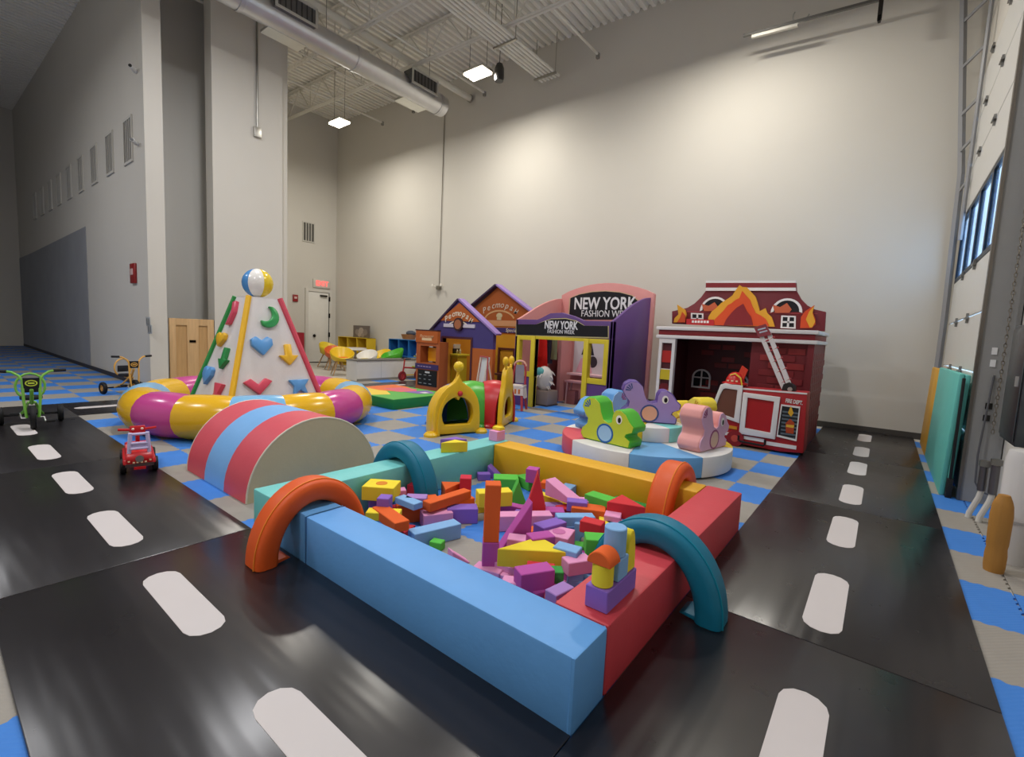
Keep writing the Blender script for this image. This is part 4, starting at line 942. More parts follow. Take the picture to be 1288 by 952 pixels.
# ================================================================== RESTAURANT PLAYHOUSE
def fy(pts, Y): return FY(pts, Y)
HY = 8.0
rh = thing('restaurant_playhouse', 'orange and purple gabled restaurant playhouse with open doorway', 'playhouse', (-7.7, HY, 0))
ox, oy = -7.7, HY
def rel(p): return [(x-ox, z) for x, z in p]
PUR, ORW, LIL, MAR, YW = '#453c78', '#b5602c', '#9a7fbe', '#4a2430', '#d99a26'
xl, xr_, ze = -8.62-ox, -6.70-ox, 1.50; ax_, za = -7.77-ox, 2.20
dl, drr = QY(556, 470, HY).x-ox, QY(591, 470, HY).x-ox; dz = QY(572, 426, HY).z
MB().bb(xl, dl, 0, .1, 0, ze).build('wall_panel', M(PUR, 'foam'), rh)
MB().bb(drr, xr_, 0, .1, 0, QY(600, 438, HY).z).build('wall_panel', M(ORW, 'foam'), rh)
MB().bb(drr, xr_, 0, .1, QY(600, 438, HY).z, ze).build('wall_panel', M(PUR, 'foam'), rh)
MB().bb(dl, drr, 0, .1, dz, ze).build('lintel', M(PUR, 'foam'), rh)
MB().prism([(xl, ze), (xr_, ze), (ax_, za)], 0, .1).build('gable', M(PUR, 'foam'), rh)
fw = .05
MB().prism([(dl-fw, 0), (dl, 0), (dl, dz), (drr, dz), (drr, 0), (drr+fw, 0), (drr+fw, dz+fw), (dl-fw, dz+fw)], -.015, .11).build('door_frame', M(MAR, 'foam'), rh)
tri = rel(fy([(553, 403), (604, 405), (578.5, 381)], HY))
MB().prism(tri, -.02, 0).build('gable_sign', M(ORW, 'print'), rh)
IV = M('#e6d9c4', 'print')
lets = 'Pecmopaн'
for k, chh in enumerate(lets):
    u = (k-3.5)/3.5; text('letter', chh, .19, IV, rh, TY(ax_+.40*u, -.024, 1.90-.15*u*u, 0, -u*.36), shear=.25, bold=.003)
MB().ring(ell((ax_, 1.45), .42, .28, 16, .5, PI-.5, True), ell((ax_, 1.45), .39, .25, 16, .5, PI-.5, True), -.024, -.02, closed=False).build('sign_arc', IV, rh)
bx_, bz = QY(578, 408, HY).x-ox, QY(578, 408, HY).z
MB().cyl((bx_, -.06, bz), (bx_, 0, bz), .15, 24).build('badge', M('#3a2028', 'foam'), rh)
MB().cyl((bx_, -.066, bz), (bx_, -.06, bz), .11, 20).build('badge_face', M('#a86a4a', 'print'), rh)
for s in (-1, 1): MB().bb(bx_+s*.13 if s > 0 else bx_-.50, bx_+.50 if s > 0 else bx_-.13, -.03, 0, bz-.07, bz+.01).build('ribbon', M('#cfc8d6', 'print'), rh)
def slope(p0, p1, y0, y1, th, hexc, name):
    d = Vector((p1[0]-p0[0], p1[1]-p0[1])).normalized(); n = Vector((-d.y, d.x)); n = n if n.y > 0 else -n
    MB().prism([p0, p1, (p1[0]+n.x*th, p1[1]+n.y*th), (p0[0]+n.x*th, p0[1]+n.y*th)], y0, y1).build(name, M(hexc, 'foam'), rh, bev=.008)
slope((ax_, za), (xl-.12, ze-.09), -.05, .14, .05, '#3b2a4a', 'roof_slab'); slope((ax_, za), (xr_+.1, ze-.07), -.05, .14, .05, LIL, 'roof_slab')
# rear, taller gable panel and the counter window beside the doorway
BY = 9.35-HY
gx0, gx1, ga = -8.62-ox, -6.2-ox, (-7.72-ox, 2.66)
MB().bb(gx0, gx1, BY, BY+.08, 0, 1.72).build('rear_wall', M('#c2701f', 'foam'), rh)
MB().prism([(gx0, 1.72), (gx1, 1.72), (gx1, 1.75), ga, (gx0, 2.05)], BY, BY+.08).build('rear_gable', M(ORW, 'print'), rh)
slope(ga, (gx0-.1, 2.02), BY-.14, BY+.08, .05, '#3b2a4a', 'roof_slab'); slope(ga, (gx1+.05, 1.72), BY-.14, BY+.08, .05, LIL, 'roof_slab')
cxg = ga[0]+.06
for k, chh in enumerate(lets):
    u = (k-3.5)/3.5; text('letter', chh, .22, IV, rh, TY(cxg+.52*u, BY-.006, 2.19-.15*u*u, 0, -u*.35), shear=.25)
MB().ring(ell((cxg, 1.76), .52, .30, 16, .35, PI-.35, True), ell((cxg, 1.76), .48, .26, 16, .35, PI-.35, True), BY-.008, BY, closed=False).build('sign_arc', M('#e0b07a', 'print'), rh)
MB().ball((cxg, BY-.005, 1.92), (.10, .012, .07), 12, 6).bb(cxg-.07, cxg+.07, BY-.012, BY, 1.81, 1.87).build('chef_hat', M('#d9c79a', 'print'), rh)
MB().bb(cxg-.55, gx1, BY-.014, BY, 1.66, 1.80).build('sign_band', M('#dca070', 'print'), rh)
MB().bb(cxg-.3, gx1, BY-.03, BY, 1.50, 1.62).build('specials_band', M('#3f3470', 'print'), rh)
text('lettering', 'Specials', .13, IV, rh, TY(cxg+.45, BY-.034, 1.56), shear=.2); MB().bb(cxg+.82, cxg+1.05, BY-.034, BY-.03, 1.552, 1.568).build('dash_mark', IV, rh)
MB().bb(xr_+.06, gx1, BY-.02, BY, .75, 1.45).build('yellow_panel', M(YW, 'foam'), rh)
MB().bb(gx0+.1, xr_, BY-.02, BY, .1, 1.45).build('yellow_panel', M(YW, 'foam'), rh)
MB().bb(xl, xl+.08, .1, BY, 0, 1.5).build('side_wall', M('#c98a2a', 'foam'), rh)
# window recess with shelf in the rear wall right of the doorway
wx0, wx1 = QY(629, 450, 9.33).x-ox, QY(646, 450, 9.33).x-ox; wz0, wz1 = QY(637, 468, 9.33).z, QY(637, 440, 9.33).z
MB().ring([(wx0-.05, wz0-.05), (wx1+.05, wz0-.05), (wx1+.05, wz1+.05), (wx0-.05, wz1+.05)], [(wx0, wz0), (wx1, wz0), (wx1, wz1), (wx0, wz1)], BY-.06, BY-.02).build('window_frame', M('#5a2b1e', 'foam'), rh)
MB().bb(wx0-.08, wx1+.08, BY-.22, BY-.02, wz0-.08, wz0-.04).build('shelf', M('#5a2b1e', 'foam'), rh)
MB().bb(wx0-.06, wx1+.06, BY-.03, BY-.018, .05, wz0-.1).build('brown_panel', M('#6a3a1c', 'foam'), rh)
ct = thing('toy_counter', 'yellow toy shop counter inside the restaurant doorway', 'counter', (QY(573, 480, 8.75).x, 8.75, 0))
MB().bb(-.32, .26, -.22, .22, .86, .91).build('worktop', M('#d9c83a', 'plastic'), ct, bev=.01); MB().bb(-.27, .2, -.18, .18, 0, .86).build('counter_body', M('#cdb52c', 'plastic'), ct)
MB().bb(.06, .24, -.2, -.185, .3, .8).build('door', M('#d8a82a', 'plastic'), ct)
cr_ = thing('toy_cash_register', 'toy cash register with white screen on the yellow counter', 'toy register', (ct.location.x-.13, 8.73, .911))
MB().bb(-.16, .16, -.12, .14, 0, .13).build('drawer', M('#1f2024', 'plastic'), cr_, bev=.01); MB().prism([(-.15, .13), (.15, .13), (.17, .24), (-.1, .2)], -.1, .12).build('keypad', M('#d8d8d6', 'plastic'), cr_)
MB().bb(-.2, .1, .06, .09, .24, .62).build('screen', M('#d5d8da', 'plastic'), cr_, bev=.008)
for k, (dx, h) in enumerate(((.11, .12), (.21, .15))):
    bt = thing('toy_cup', 'small pale cup standing on the yellow toy counter', 'cup', (ct.location.x+dx, 8.66, .911), 0, 'cups on the toy counter'); MB().lathe([(0, 0), (.025, 0), (.03, h*.6), (.014, h*.75), (.014, h), (0, h)], n=10).build('cup_body', M('#d9cfa0', 'plastic'), bt)

# chalkboard kiosk
KY = 7.65
kx0, kx1 = QY(523, 470, KY).x, QY(552, 470, KY).x; km = (kx0+kx1)/2; kw = (kx1-kx0)/2
kz = [QY(538, y, KY).z for y in (493, 486, 464.5, 458, 432, 416)]
kk = thing('chalkboard_kiosk', 'orange wooden kiosk with serving window and black menu chalkboard', 'kiosk', (km, KY, 0))
KO = M('#a85a30', 'foam')
MB().bb(-kw, kw, 0, .28, 0, kz[1]).build('base_panel', KO, kk)
MB().ring([(-kw, kz[1]), (kw, kz[1]), (kw, kz[4]+.05), (-kw, kz[4]+.05)], [(-kw+.14, kz[3]+.03), (kw-.12, kz[3]+.03), (kw-.12, kz[4]-.06), (-kw+.14, kz[4]-.06)], 0, .28).build('front_frame', KO, kk)
MB().bb(-kw+.08, kw-.06, -.012, 0, kz[1]+.01, kz[2]-.02).build('chalkboard', M('#16191c', 'print'), kk)
CH = M('#9fa6a8', 'print')
for k in range(3):
    for j in range(3): MB().bb(-kw+.13+k*.17, -kw+.13+k*.17+(.1, .07, .09)[j], -.015, -.012, kz[1]+.06+j*.1, kz[1]+.075+j*.1).build('chalk_mark', CH, kk)
MB().bb(-.06, .1, -.015, -.012, kz[2]-.09, kz[2]-.05).build('chalk_title', M('#cfd3d2', 'print'), kk)
MB().bb(-kw-.01, kw-.02, -.02, 0, kz[2], kz[3]).build('purple_band', M('#3d3468', 'print'), kk)
for k in range(5): MB().bb(-kw+.08+k*.1, -kw+.15+k*.1, -.023, -.02, (kz[2]+kz[3])/2-.008, (kz[2]+kz[3])/2+.008).build('band_mark', M('#b9a6c8', 'print'), kk)
MB().bb(-kw+.2, kw-.18, .2, .22, kz[3]+.06, kz[4]-.1).build('yellow_pane', M('#e09a18', 'plastic'), kk)
MB().bb(-kw, kw-.05, -.03, .06, kz[4]+.02, kz[5]).build('sign_board', M('#b5602c', 'print'), kk); MB().bb(-kw-.01, kw-.04, -.04, .07, kz[5], kz[5]+.025).build('sign_cap', M('#3a2028', 'foam'), kk)
MB().bb(-.18, .16, -.034, -.03, kz[4]+.07, kz[4]+.13).build('sign_stripe', M('#e0c9a0', 'print'), kk); text('lettering', 'Pecmopaн', .11, M('#e0b48a', 'print'), kk, TY(-.02, -.034, kz[5]-.13), shear=.2)

# ================================================================== FASHION PLAYHOUSE
GY = 7.95; gx = -5.0
fh = thing('fashion_playhouse', 'purple and pink fashion boutique playhouse with yellow framed shop front', 'playhouse', (gx, GY, 0))
def gp(px, py, Y=GY): q = QY(px, py, Y); return (q.x-gx, q.z)
FPU, FPK, FYE = M('#5f3f7c', 'foam'), M('#cf8a86', 'foam'), M('#d6c02e', 'foam')
L_, R_ = gp(648, 430)[0], gp(770, 430)[0]; z0f, z1f = 1.46, 1.79
fas = [(L_, z0f), (R_, z0f), (R_, z1f), (L_+(R_-L_)*.72, z1f), (L_+(R_-L_)*.62, z1f+.08), (L_+(R_-L_)*.5, z1f+.145), (L_+(R_-L_)*.38, z1f+.13), (L_+(R_-L_)*.28, z1f+.03), (L_+(R_-L_)*.24, z1f), (L_, z1f)]
MB().prism(fas, 0, .12).build('fascia', FPU, fh, bev=.008)
bs = [gp(*p) for p in ((650, 421), (765, 424), (765, 410), (735, 409.5), (725, 404), (712, 401), (694, 401.5), (683, 405), (675, 408), (650, 408))]
mcx, mcz = sum(p[0] for p in bs)/len(bs), sum(p[1] for p in bs)/len(bs)
MB().prism([(mcx+(x-mcx)*1.015, mcz+(z-mcz)*1.12) for x, z in bs], -.012, 0).build('sign_border', M('#c9bd8a', 'print'), fh); MB().prism(bs, -.02, -.012).build('sign', M('#17161c', 'print'), fh)
WT = M('#e4e2e4', 'print')
c = gp(706, 409.5); text('lettering', 'NEW YORK', .215, WT, fh, TY(c[0], -.023, c[1]), sx=.66, bold=.006); c = gp(706, 417.5); text('lettering', 'FASHION WEEK', .108, WT, fh, TY(c[0], -.023, c[1]), sx=.8)
# left and right yellow glazed bays
def bay(pxa, pxb, xo0, xo1):
    MB().ring([(xo0, .62), (xo1, .62), (xo1, z0f), (xo0, z0f)], [(xo0+.07, .72), (xo1-.09, .72), (xo1-.09, z0f-.09), (xo0+.07, z0f-.09)], -.02, .10).build('window_frame', FYE, fh, bev=.006)
    MB().bb(xo0+.0, xo1, 0, .08, 0, .62).build('lower_panel', FPU, fh)
lx1, rx0 = gp(672, 470)[0], gp(733, 470)[0]
bay(0, 0, L_+.06, lx1); bay(0, 0, rx0, R_-.06)
for xa, xb in ((lx1-.10, lx1), (rx0, rx0+.10)): MB().bb(xa, xb, -.04, .10, 0, z0f).build('door_post', FYE, fh, bev=.006)
MB().bb(lx1, rx0, -.02, .10, z0f-.06, z0f).build('door_head', FYE, fh)
MB().bb(L_, L_+.06, 0, .12, 0, z0f).build('corner_post', FPU, fh); MB().bb(R_-.06, R_, 0, .12, 0, z0f).build('corner_post', FPU, fh)
def swp(px, py): q = QX(px, py, R_+gx); return (q.y-GY, q.z)
sw = [(0, 0), (1.68, 0), (1.68, swp(818, 374)[1])]+[swp(*p_) for p_ in ((813, 375), (806, 378), (799, 382), (791, 388), (783, 395), (776, 401))]+[(.0, z1f)]
MB().prism(sw, R_-.06, R_, 'x').xf(Matrix()).build('side_wall', FPU, fh, bev=.01)
MB().prism(sw, L_, L_+.06, 'x').build('side_wall', FPK, fh, bev=.01)
PB = 9.6-GY; bL, bR = gp(706, 380, 9.6)[0], gp(822, 380, 9.6)[0]
zsh, ztp = 2.43, 2.68
arc = [(bR, zsh)]+[(bR+(bL-bR)*i/12, zsh+(ztp-zsh)*math.sin(PI*i/12)**.8) for i in range(1, 12)]+[(bL, zsh)]
MB().prism([(bL, 0), (bR, 0)]+arc, PB, PB+.12).build('rear_panel', FPK, fh, bev=.01)
sg = [gp(*p, 9.6) for p in ((716, 402), (800, 402), (802, 378), (795, 372), (780, 368), (762, 366.5), (745, 367.5), (729, 370.5), (718, 375))]
mcx, mcz = sum(p[0] for p in sg)/len(sg), sum(p[1] for p in sg)/len(sg)
MB().prism([(mcx+(x-mcx)*1.04, mcz+(z-mcz)*1.1) for x, z in sg], PB-.008, PB).build('sign_border', M('#c9a98a', 'print'), fh); MB().prism(sg, PB-.016, PB-.008).build('sign', M('#17161c', 'print'), fh)
c = gp(759.5, 382.5, 9.6); text('lettering', 'NEW YORK', .37, WT, fh, TY(c[0], PB-.019, c[1]), sx=.76, bold=.008); c = gp(763, 395, 9.6); text('lettering', 'FASHION WEEK', .205, WT, fh, TY(c[0]-.02, PB-.019, c[1]), sx=.83)
# interior: pink divider, printed panel with dark dress figures
dvx = gp(704, 470, 9.2)[0]
MB().bb(dvx-.04, dvx+.04, 1.2, PB, 0, 1.6).build('divider', M('#d08f8c', 'foam'), fh)
MB().bb(L_+.08, R_-.08, PB-.012, PB, .02, 1.9).build('inner_wall', M('#c98884', 'foam'), fh)
prx0, prx1 = dvx+.12, R_-.08
MB().bb(prx0, prx1, PB-.03, PB-.012, .65, 1.75).build('mirror_print', M('#c9c2c4', 'print'), fh)
DK = M('#2b2730', 'print')
for k, (u, z, s) in enumerate(((.22, 1.36, 1.0), (.62, 1.2, .8), (.85, 1.3, .8))):
    xx = prx0+(prx1-prx0)*u
    MB().prism([(xx-.06*s, z+.3*s), (xx-.11*s, z+.25*s), (xx-.07*s, z+.05*s), (xx-.16*s, z-.28*s), (xx+.16*s, z-.28*s), (xx+.07*s, z+.05*s), (xx+.11*s, z+.25*s), (xx+.06*s, z+.3*s), (xx, z+.2*s)], PB-.034, PB-.03).build('dress_print', DK, fh)
MB().bb(prx0, prx1, PB-.3, PB-.03, .62, .66).build('shelf', M('#d9b0b4', 'foam'), fh)
MB().prism(ell((prx0+.5, .93), .11, .13, 16), PB-.034, PB-.03).build('hat_print', M('#3a3038', 'print'), fh); MB().prism([(prx0+.08, .68), (prx0+.5, .68), (prx0+.42, 1.0), (prx0+.2, 1.0)], PB-.036, PB-.031).build('pink_print', M('#d6a0ae', 'print'), fh)
# hanging clothes (each garment is its own thing)
rod_y = GY+1.05
MB().cyl((lx1-.5, .85, 1.52), (dvx-.05, .85, 1.52), .015, 8).cyl((lx1-.5, 1.05, 1.52), (dvx-.05, 1.05, 1.52), .015, 8).build('clothes_rail', M('#9a8f90', 'metal'), fh)
def garment(px, label, hexc, top=1.5, bot=.62, w0=.07, w1=.13, fold=6, dy=0):
    x = QY(px, 440, rod_y+dy).x; t = thing('hanging_garment', label, 'clothing', (x, rod_y+dy, 0))
    vs = []; fs = []; n = 24; kz_ = 8
    for i in range(kz_+1):
        f = i/kz_; z = top+(bot-top)*f; r = w0+(w1-w0)*f if f > .1 else w0*.6
        for j in range(n):
            q = 2*PI*j/n; rr = r*(1+.14*f*math.sin(fold*q+i*.3)); vs.append((rr*math.cos(q), rr*.55*math.sin(q), z))
    for i in range(kz_):
        for j in range(n): fs.append((i*n+j, (i+1)*n+j, (i+1)*n+(j+1) % n, i*n+(j+1) % n))
    fs += [tuple(range(n)), tuple(kz_*n+j for j in range(n))]
    MB().add(vs, fs).build('cloth', M(hexc, 'fabric'), t, smooth=1.2)
    MB().tube([(0, 0, top-.02), (0, 0, top+.02), (.012, 0, top+.035), (.02, 0, top+.02)], .005, 6).build('hanger_hook', M('#b8b8b8', 'metal'), t)
garment(676, 'dark maroon garment hanging beside the red dress in the boutique', '#5a2430', w1=.1)
garment(682, 'bright red satin dress hanging in the boutique doorway', '#d0241f', bot=.72, w0=.10, w1=.15, dy=-.2)
garment(691, 'dark patterned garment hanging beside the red dress', '#3a3340', w1=.09, bot=.85); garment(697, 'olive grey garment hanging next to the pink divider', '#7a7a5a', bot=.95, w1=.08)
x = P(686, 508).x; bxx = thing('dress_up_chest', 'grey beige open chest holding a white feathery costume', 'chest', (QY(683, 500, 8.45).x, 8.45, 0))
MB().bb(-.24, .24, -.2, .2, .02, .32).build('chest_body', M('#8f8078', 'foam'), bxx, bev=.01); MB().bb(-.25, .25, -.21, .21, 0, .03).build('chest_base', M('#4a3f3c', 'foam'), bxx)
ft = thing('feather_costume', 'white feathery costume with turquoise centre piled in the chest', 'costume', (bxx.location.x+.02, 8.42, .322))
rnd = random.Random(3); mb = MB(); mb.ball((0, 0, .24), (.19, .15, .27), 16, 12)
mb.v = [(v[0]*(1+.12*rnd.random()), v[1]*(1+.12*rnd.random()), v[2]) for v in mb.v]
mb.build('feather_body', M('#cfcac6', 'fabric'), ft, smooth=1.2)
for k in range(26):
    q = rnd.uniform(0, 2*PI); zz = rnd.uniform(.05, .45); r = .17*math.sqrt(max(.1, 1-((zz-.24)/.27)**2))
    a = Vector((r*math.cos(q), r*.8*math.sin(q), zz)); d = Vector((math.cos(q), math.sin(q)*.8, -.4)).normalized()
    MB().tube([a, a+d*.06, a+d*.11+Vector((0, 0, -.03))], [.018, .014, .003], 5).build('feather', M('#d9d4d0', 'fabric'), ft)
MB().ball((-.05, -.10, .38), (.12, .08, .10), 14, 8).build('turquoise_puff', M('#5fa6a8', 'fabric'), ft)
vt = thing('toy_vanity', 'small pink toy vanity table in the boutique corner', 'toy vanity', (QY(725, 500, 9.1).x, 9.1, 0))
MB().bb(-.25, .25, -.12, .12, .48, .52).build('table_top', M('#d59aa0', 'plastic'), vt)
for sx_ in (-.22, .22):
    for sy_ in (-.09, .09): MB().cyl((sx_, sy_, 0), (sx_*.9, sy_, .48), .018, 8).build('leg', M('#d9a9a8', 'plastic'), vt)
MB().bb(-.2, .0, -.08, .08, .0, .3).build('drawer_box', M('#a8696a', 'plastic'), vt)

# ================================================================== EASEL AND TOY HIGH CHAIR OUTSIDE THE SHOPS
ec = Vector((QY(607, 485, 7.2).x, 7.2, 0))
t = thing('drawing_easel', 'white drawing board easel with red tray beside the tunnel', 'easel', ec, math.radians(-25))
MB().box((0, .02, .74), (.34, .025, .52), m=Matrix.Rotation(-.12, 3, 'X')).build('board', M('#cfd3d6', 'plastic'), t)
MB().ring([(-.19, .47), (.19, .47), (.19, 1.01), (-.19, 1.01)], [(-.165, .5), (.165, .5), (.165, .985), (-.165, .985)], -.005, .02).build('board_frame', M('#b54a52', 'plastic'), t)
MB().bb(-.2, .2, -.12, .0, .42, .45).build('tray', M('#b03038', 'plastic'), t)
for sx_ in (-.17, .17):
    MB().cyl((sx_, -.12, 0), (sx_, .01, .98), .016, 8).build('leg', M('#d8c9b8', 'plastic'), t); MB().cyl((sx_, .22, 0), (sx_, .03, .9), .016, 8).build('leg', M('#d8c9b8', 'plastic'), t)
hc = thing('toy_high_chair', 'red and white toy high chair with mesh back by the boutique post', 'toy chair', (P(650, 515).x, P(650, 515).y, 0), math.radians(20))
RW, RP = M('#dccfc4', 'plastic'), M('#a8343c', 'plastic')
for sx_ in (-1, 1):
    for sy_ in (-1, 1): lg = MB().tube([(sx_*.15, sy_*.16, 0), (sx_*.10, sy_*.08, .42)], .026, 8).build('leg', RP, hc)
    MB().prism([(sx_*.11, .30), (sx_*.17, .24), (sx_*.14, .5), (sx_*.10, .5)], -.1, .1).build('side_shield', RW, hc)
    MB().tube([(sx_*.13, .05, .5), (sx_*.12, .09, .75), (sx_*.09, .1, .9)], .02, 8).build('back_post', RP, hc)
MB().bb(-.15, .15, -.14, .1, .44, .5).build('seat_tray', RW, hc, bev=.012)
for k in range(3): MB().bb(-.1+k*.075, -.06+k*.075, -.146, -.14, .33, .42).build('pattern_mark', M('#c9703a', 'print'), hc)
MB().bb(-.15, .15, -.14, -.12, .3, .44).build('front_panel', RW, hc)
MB().bb(-.09, .09, .085, .095, .52, .88).build('mesh_back', M('#8f8a94', 'fabric'), hc); MB().tube([(.12*math.cos(q), .1, .86+.1*math.sin(q)) for q in [PI*i/10 for i in range(11)]], .02, 8).build('top_hoop', M('#d9a08c', 'plastic'), hc)

# ================================================================== FIRE STATION PLAYHOUSE
SY = 8.0; sx0 = -1.9
fs_ = thing('fire_station_playhouse', 'dark red brick fire station playhouse with flame cutouts and white trim', 'playhouse', (sx0, SY, 0))
def sp_(px, py, Y): q = QY(px, py, Y); return (q.x-sx0, q.z)
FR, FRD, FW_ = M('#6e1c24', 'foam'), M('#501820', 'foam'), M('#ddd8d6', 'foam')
sl, sr = sp_(826, 450, SY)[0], -.78-sx0
cz0, cz1 = 1.55, 1.73
for za_, zb_, cm, e in ((1.53, 1.585, FW_, .03), (1.585, 1.67, M('#7d1f26', 'foam'), .0), (1.67, 1.725, FW_, .035)):
    MB().bb(sl-e, sr+e, -e, 1.6, za_, zb_).build('cornice', cm, fs_, bev=.008)
MB().bb(sr-.08, sr, .02, 1.6, 0, 1.53).build('side_wall', FR, fs_); MB().bb(sl, sl+.08, .08, 1.6, 0, 1.53).build('side_wall', FRD, fs_)
MB().bb(sl, sr, 1.38, 1.46, 0, 1.53).build('inner_wall', FRD, fs_)
rxw = sp_(944, 450, SY+.1)[0]
MB().bb(rxw, sr-.08, .1, .2, 0, 1.53).build('front_wall', FR, fs_)
# left framed panel with a hanging firefighter coat
lp0, lp1 = sp_(828, 450, SY)[0], sp_(848, 450, SY)[0]
MB().ring([(lp0, 0), (lp1, 0), (lp1, 1.53), (lp0, 1.53)], [(lp0+.05, .1), (lp1-.05, .1), (lp1-.05, 1.45), (lp0+.05, 1.45)], -.01, .08).build('pillar_frame', FW_, fs_)
MB().bb(lp0+.05, lp1-.05, .04, .07, .1, 1.45).build('locker_back', FRD, fs_)
lc = (lp0+lp1)/2
for z, hw_, hexc in ((1.22, .09, '#b02a24'),): MB().bb(lc-hw_+.01, lc+hw_, .02, .04, z-.1, z+.1).build('shelf_box', M(hexc, 'print'), fs_)
for z in (1.0, .66, .42): MB().bb(lp0+.04, lp1-.04, .01, .06, z-.012, z+.012).build('locker_rail', FW_, fs_)
MB().prism([(lc-.10, .83), (lc+.10, .83), (lc+.075, 1.0), (lc-.075, 1.0)], .0, .03).build('helmet_shape', M('#c9b02a', 'print'), fs_)
MB().prism([(lc-.08, .40), (lc+.08, .40), (lc+.09, .7), (lc+.05, .76), (lc-.05, .76), (lc-.09, .7)], .0, .03).build('coat_shape', M('#6a1a20', 'print'), fs_); MB().bb(lc-.09, lc+.09, -.004, 0, .62, .66).build('coat_stripe', M('#c98a3a', 'print'), fs_)
# single raised bricks
rnd = random.Random(11); BR = [M('#8e2a2c', 'foam'), M('#7a2228', 'foam'), M('#a3302c', 'foam')]
brick_me = [MB().bb(-.11, .11, -.012, 0, -.045, .045).mesh('brick', m_, bev=.004, seg=1) for m_ in BR]
for row in range(12):
    z = .18+row*.112
    for col in range(16):
        x = sl+.2+col*.245+(row % 2)*.12
        if x > sr-.2: continue
        if x < rxw-.05:
            if x < lp1+.1 or rnd.random() > .22: continue
            link('brick', brick_me[0 if rnd.random() < .5 else 1], fs_, (x, 1.38, z))
        elif z > .85 and x > rxw+.12:
            link('brick', brick_me[rnd.choice((1, 1, 1, 0, 2))], fs_, (x, .1, z))
brick_s = MB().bb(0, .004, -.11, .11, -.045, .045).mesh('brick', BR[1], bev=.004, seg=1)
for row in range(11):
    for col in range(6): link('brick', brick_s, fs_, (sr, .2+col*.25+(row % 2)*.12, .2+row*.115))
# arched windows on the inner wall and on the front wall
def arched(cx_, z0, w_, h_, y, nm='arched_window'):
    o_ = [(cx_-w_, z0), (cx_+w_, z0), (cx_+w_, z0+h_)]+ell((cx_, z0+h_), w_, w_*.95, 10, 0, PI, True)[1:]+[]
    i_ = [(cx_-w_+.03, z0+.03), (cx_+w_-.03, z0+.03), (cx_+w_-.03, z0+h_)]+ell((cx_, z0+h_), w_-.03, w_*.95-.03, 10, 0, PI, True)[1:]
    f = MB().ring(o_, i_, y-.03, y).build(nm, FW_, fs_); MB().prism(i_, y-.008, y-.002).build('window_glass', M('#141217', 'print'), f)
    MB().bb(cx_-.012, cx_+.012, y-.028, y-.004, z0, z0+h_+w_*.9).bb(cx_-w_, cx_+w_, y-.028, y-.004, z0+h_-.012, z0+h_+.012).build('muntin', FW_, f)
    return f
c = sp_(883, 470, SY+1.38); arched(c[0], .62, .17, .2, 1.38); c = sp_(930, 470, SY+1.38); arched(c[0], .60, .17, .2, 1.38)
MB().bb(lp1+.1, rxw, 1.3, 1.38, 0, .55).build('red_bench', M('#8a1f26', 'foam'), fs_)
# upper back wall with concave shoulders
UY = 1.6; UYw = SY+UY
def zf(p): return [sp_(835+x*.163, 345+y*.163, UYw) for x, y in p]
up_poly = zf([(62, 380), (62, 285), (120, 272), (180, 258), (235, 225), (285, 178), (322, 128), (330, 62), (1020, 62), (1024, 128), (1058, 190), (1105, 238), (1165, 270), (1250, 290), (1240, 440)])
MB().prism(up_poly, UY, UY+.1).build('upper_wall', FR, fs_, bev=.008)
for ya, yb, cm in ((50, 68, FW_), (68, 105, M('#7d1f26', 'foam')), (105, 128, FW_)):
    MB().prism(zf([(328, yb), (1022, yb), (1020, ya), (330, ya)]), UY-.05, UY).build('top_band', cm, fs_)
MB().prism(zf([(175, 285), (1185, 300), (1185, 307), (175, 292)]), UY-.01, UY).build('ledge', M('#9c3a40', 'print'), fs_)
def flame(layers, nm='flame_cutout'):
    for k, (p, hexc) in enumerate(layers): MB().prism(zf(p), UY-.04-.012*k-.02, UY-.012*k-.02).build(nm, M(hexc, 'print'), fs_)
flame([([(345, 390), (350, 330), (375, 290), (410, 262), (450, 222), (500, 190), (535, 165), (560, 125), (590, 85), (612, 100), (645, 102), (680, 140), (712, 175), (728, 220), (745, 285), (790, 262), (802, 300), (835, 330), (848, 365), (860, 405)], '#d69a2c'),
       ([(385, 392), (400, 350), (440, 310), (470, 280), (500, 240), (530, 225), (560, 200), (590, 185), (612, 130), (640, 165), (672, 200), (690, 250), (715, 300), (755, 320), (790, 345), (820, 400)], '#cc4a22'),
       ([(470, 394), (490, 350), (530, 300), (570, 260), (620, 230), (650, 290), (680, 330), (695, 395)], '#7d2026')])
flame([([(82, 372), (90, 340), (120, 310), (110, 235), (150, 262), (172, 275), (180, 310), (165, 372)], '#d69a2c'), ([(110, 372), (135, 335), (150, 290), (176, 320), (172, 372)], '#c24a24')])
flame([([(1055, 415), (1062, 330), (1095, 285), (1165, 240), (1150, 290), (1172, 345), (1172, 385), (1145, 415)], '#c8451f'), ([(1130, 412), (1100, 350), (1125, 290), (1163, 246), (1150, 300), (1172, 365), (1150, 408)], '#d69a2c')])
def sqwin(p):
    o_ = zf(p); cx_ = sum(q[0] for q in o_)/4; cz_ = sum(q[1] for q in o_)/4; i_ = [(cx_+(a-cx_)*.78, cz_+(b-cz_)*.78) for a, b in o_]
    f = MB().ring(o_, i_, UY-.03, UY).build('square_window', FW_, fs_); MB().prism(i_, UY-.008, UY).build('window_glass', M('#17151b', 'print'), f)
    MB().bb(cx_-.015, cx_+.015, UY-.028, UY-.004, min(b for a, b in i_), max(b for a, b in i_)).bb(min(a for a, b in i_), max(a for a, b in i_), UY-.028, UY-.004, cz_-.015, cz_+.015).build('muntin', FW_, f)
sqwin([(212, 385), (308, 390), (308, 302), (212, 298)]); sqwin([(902, 415), (1018, 420), (1020, 322), (908, 318)])
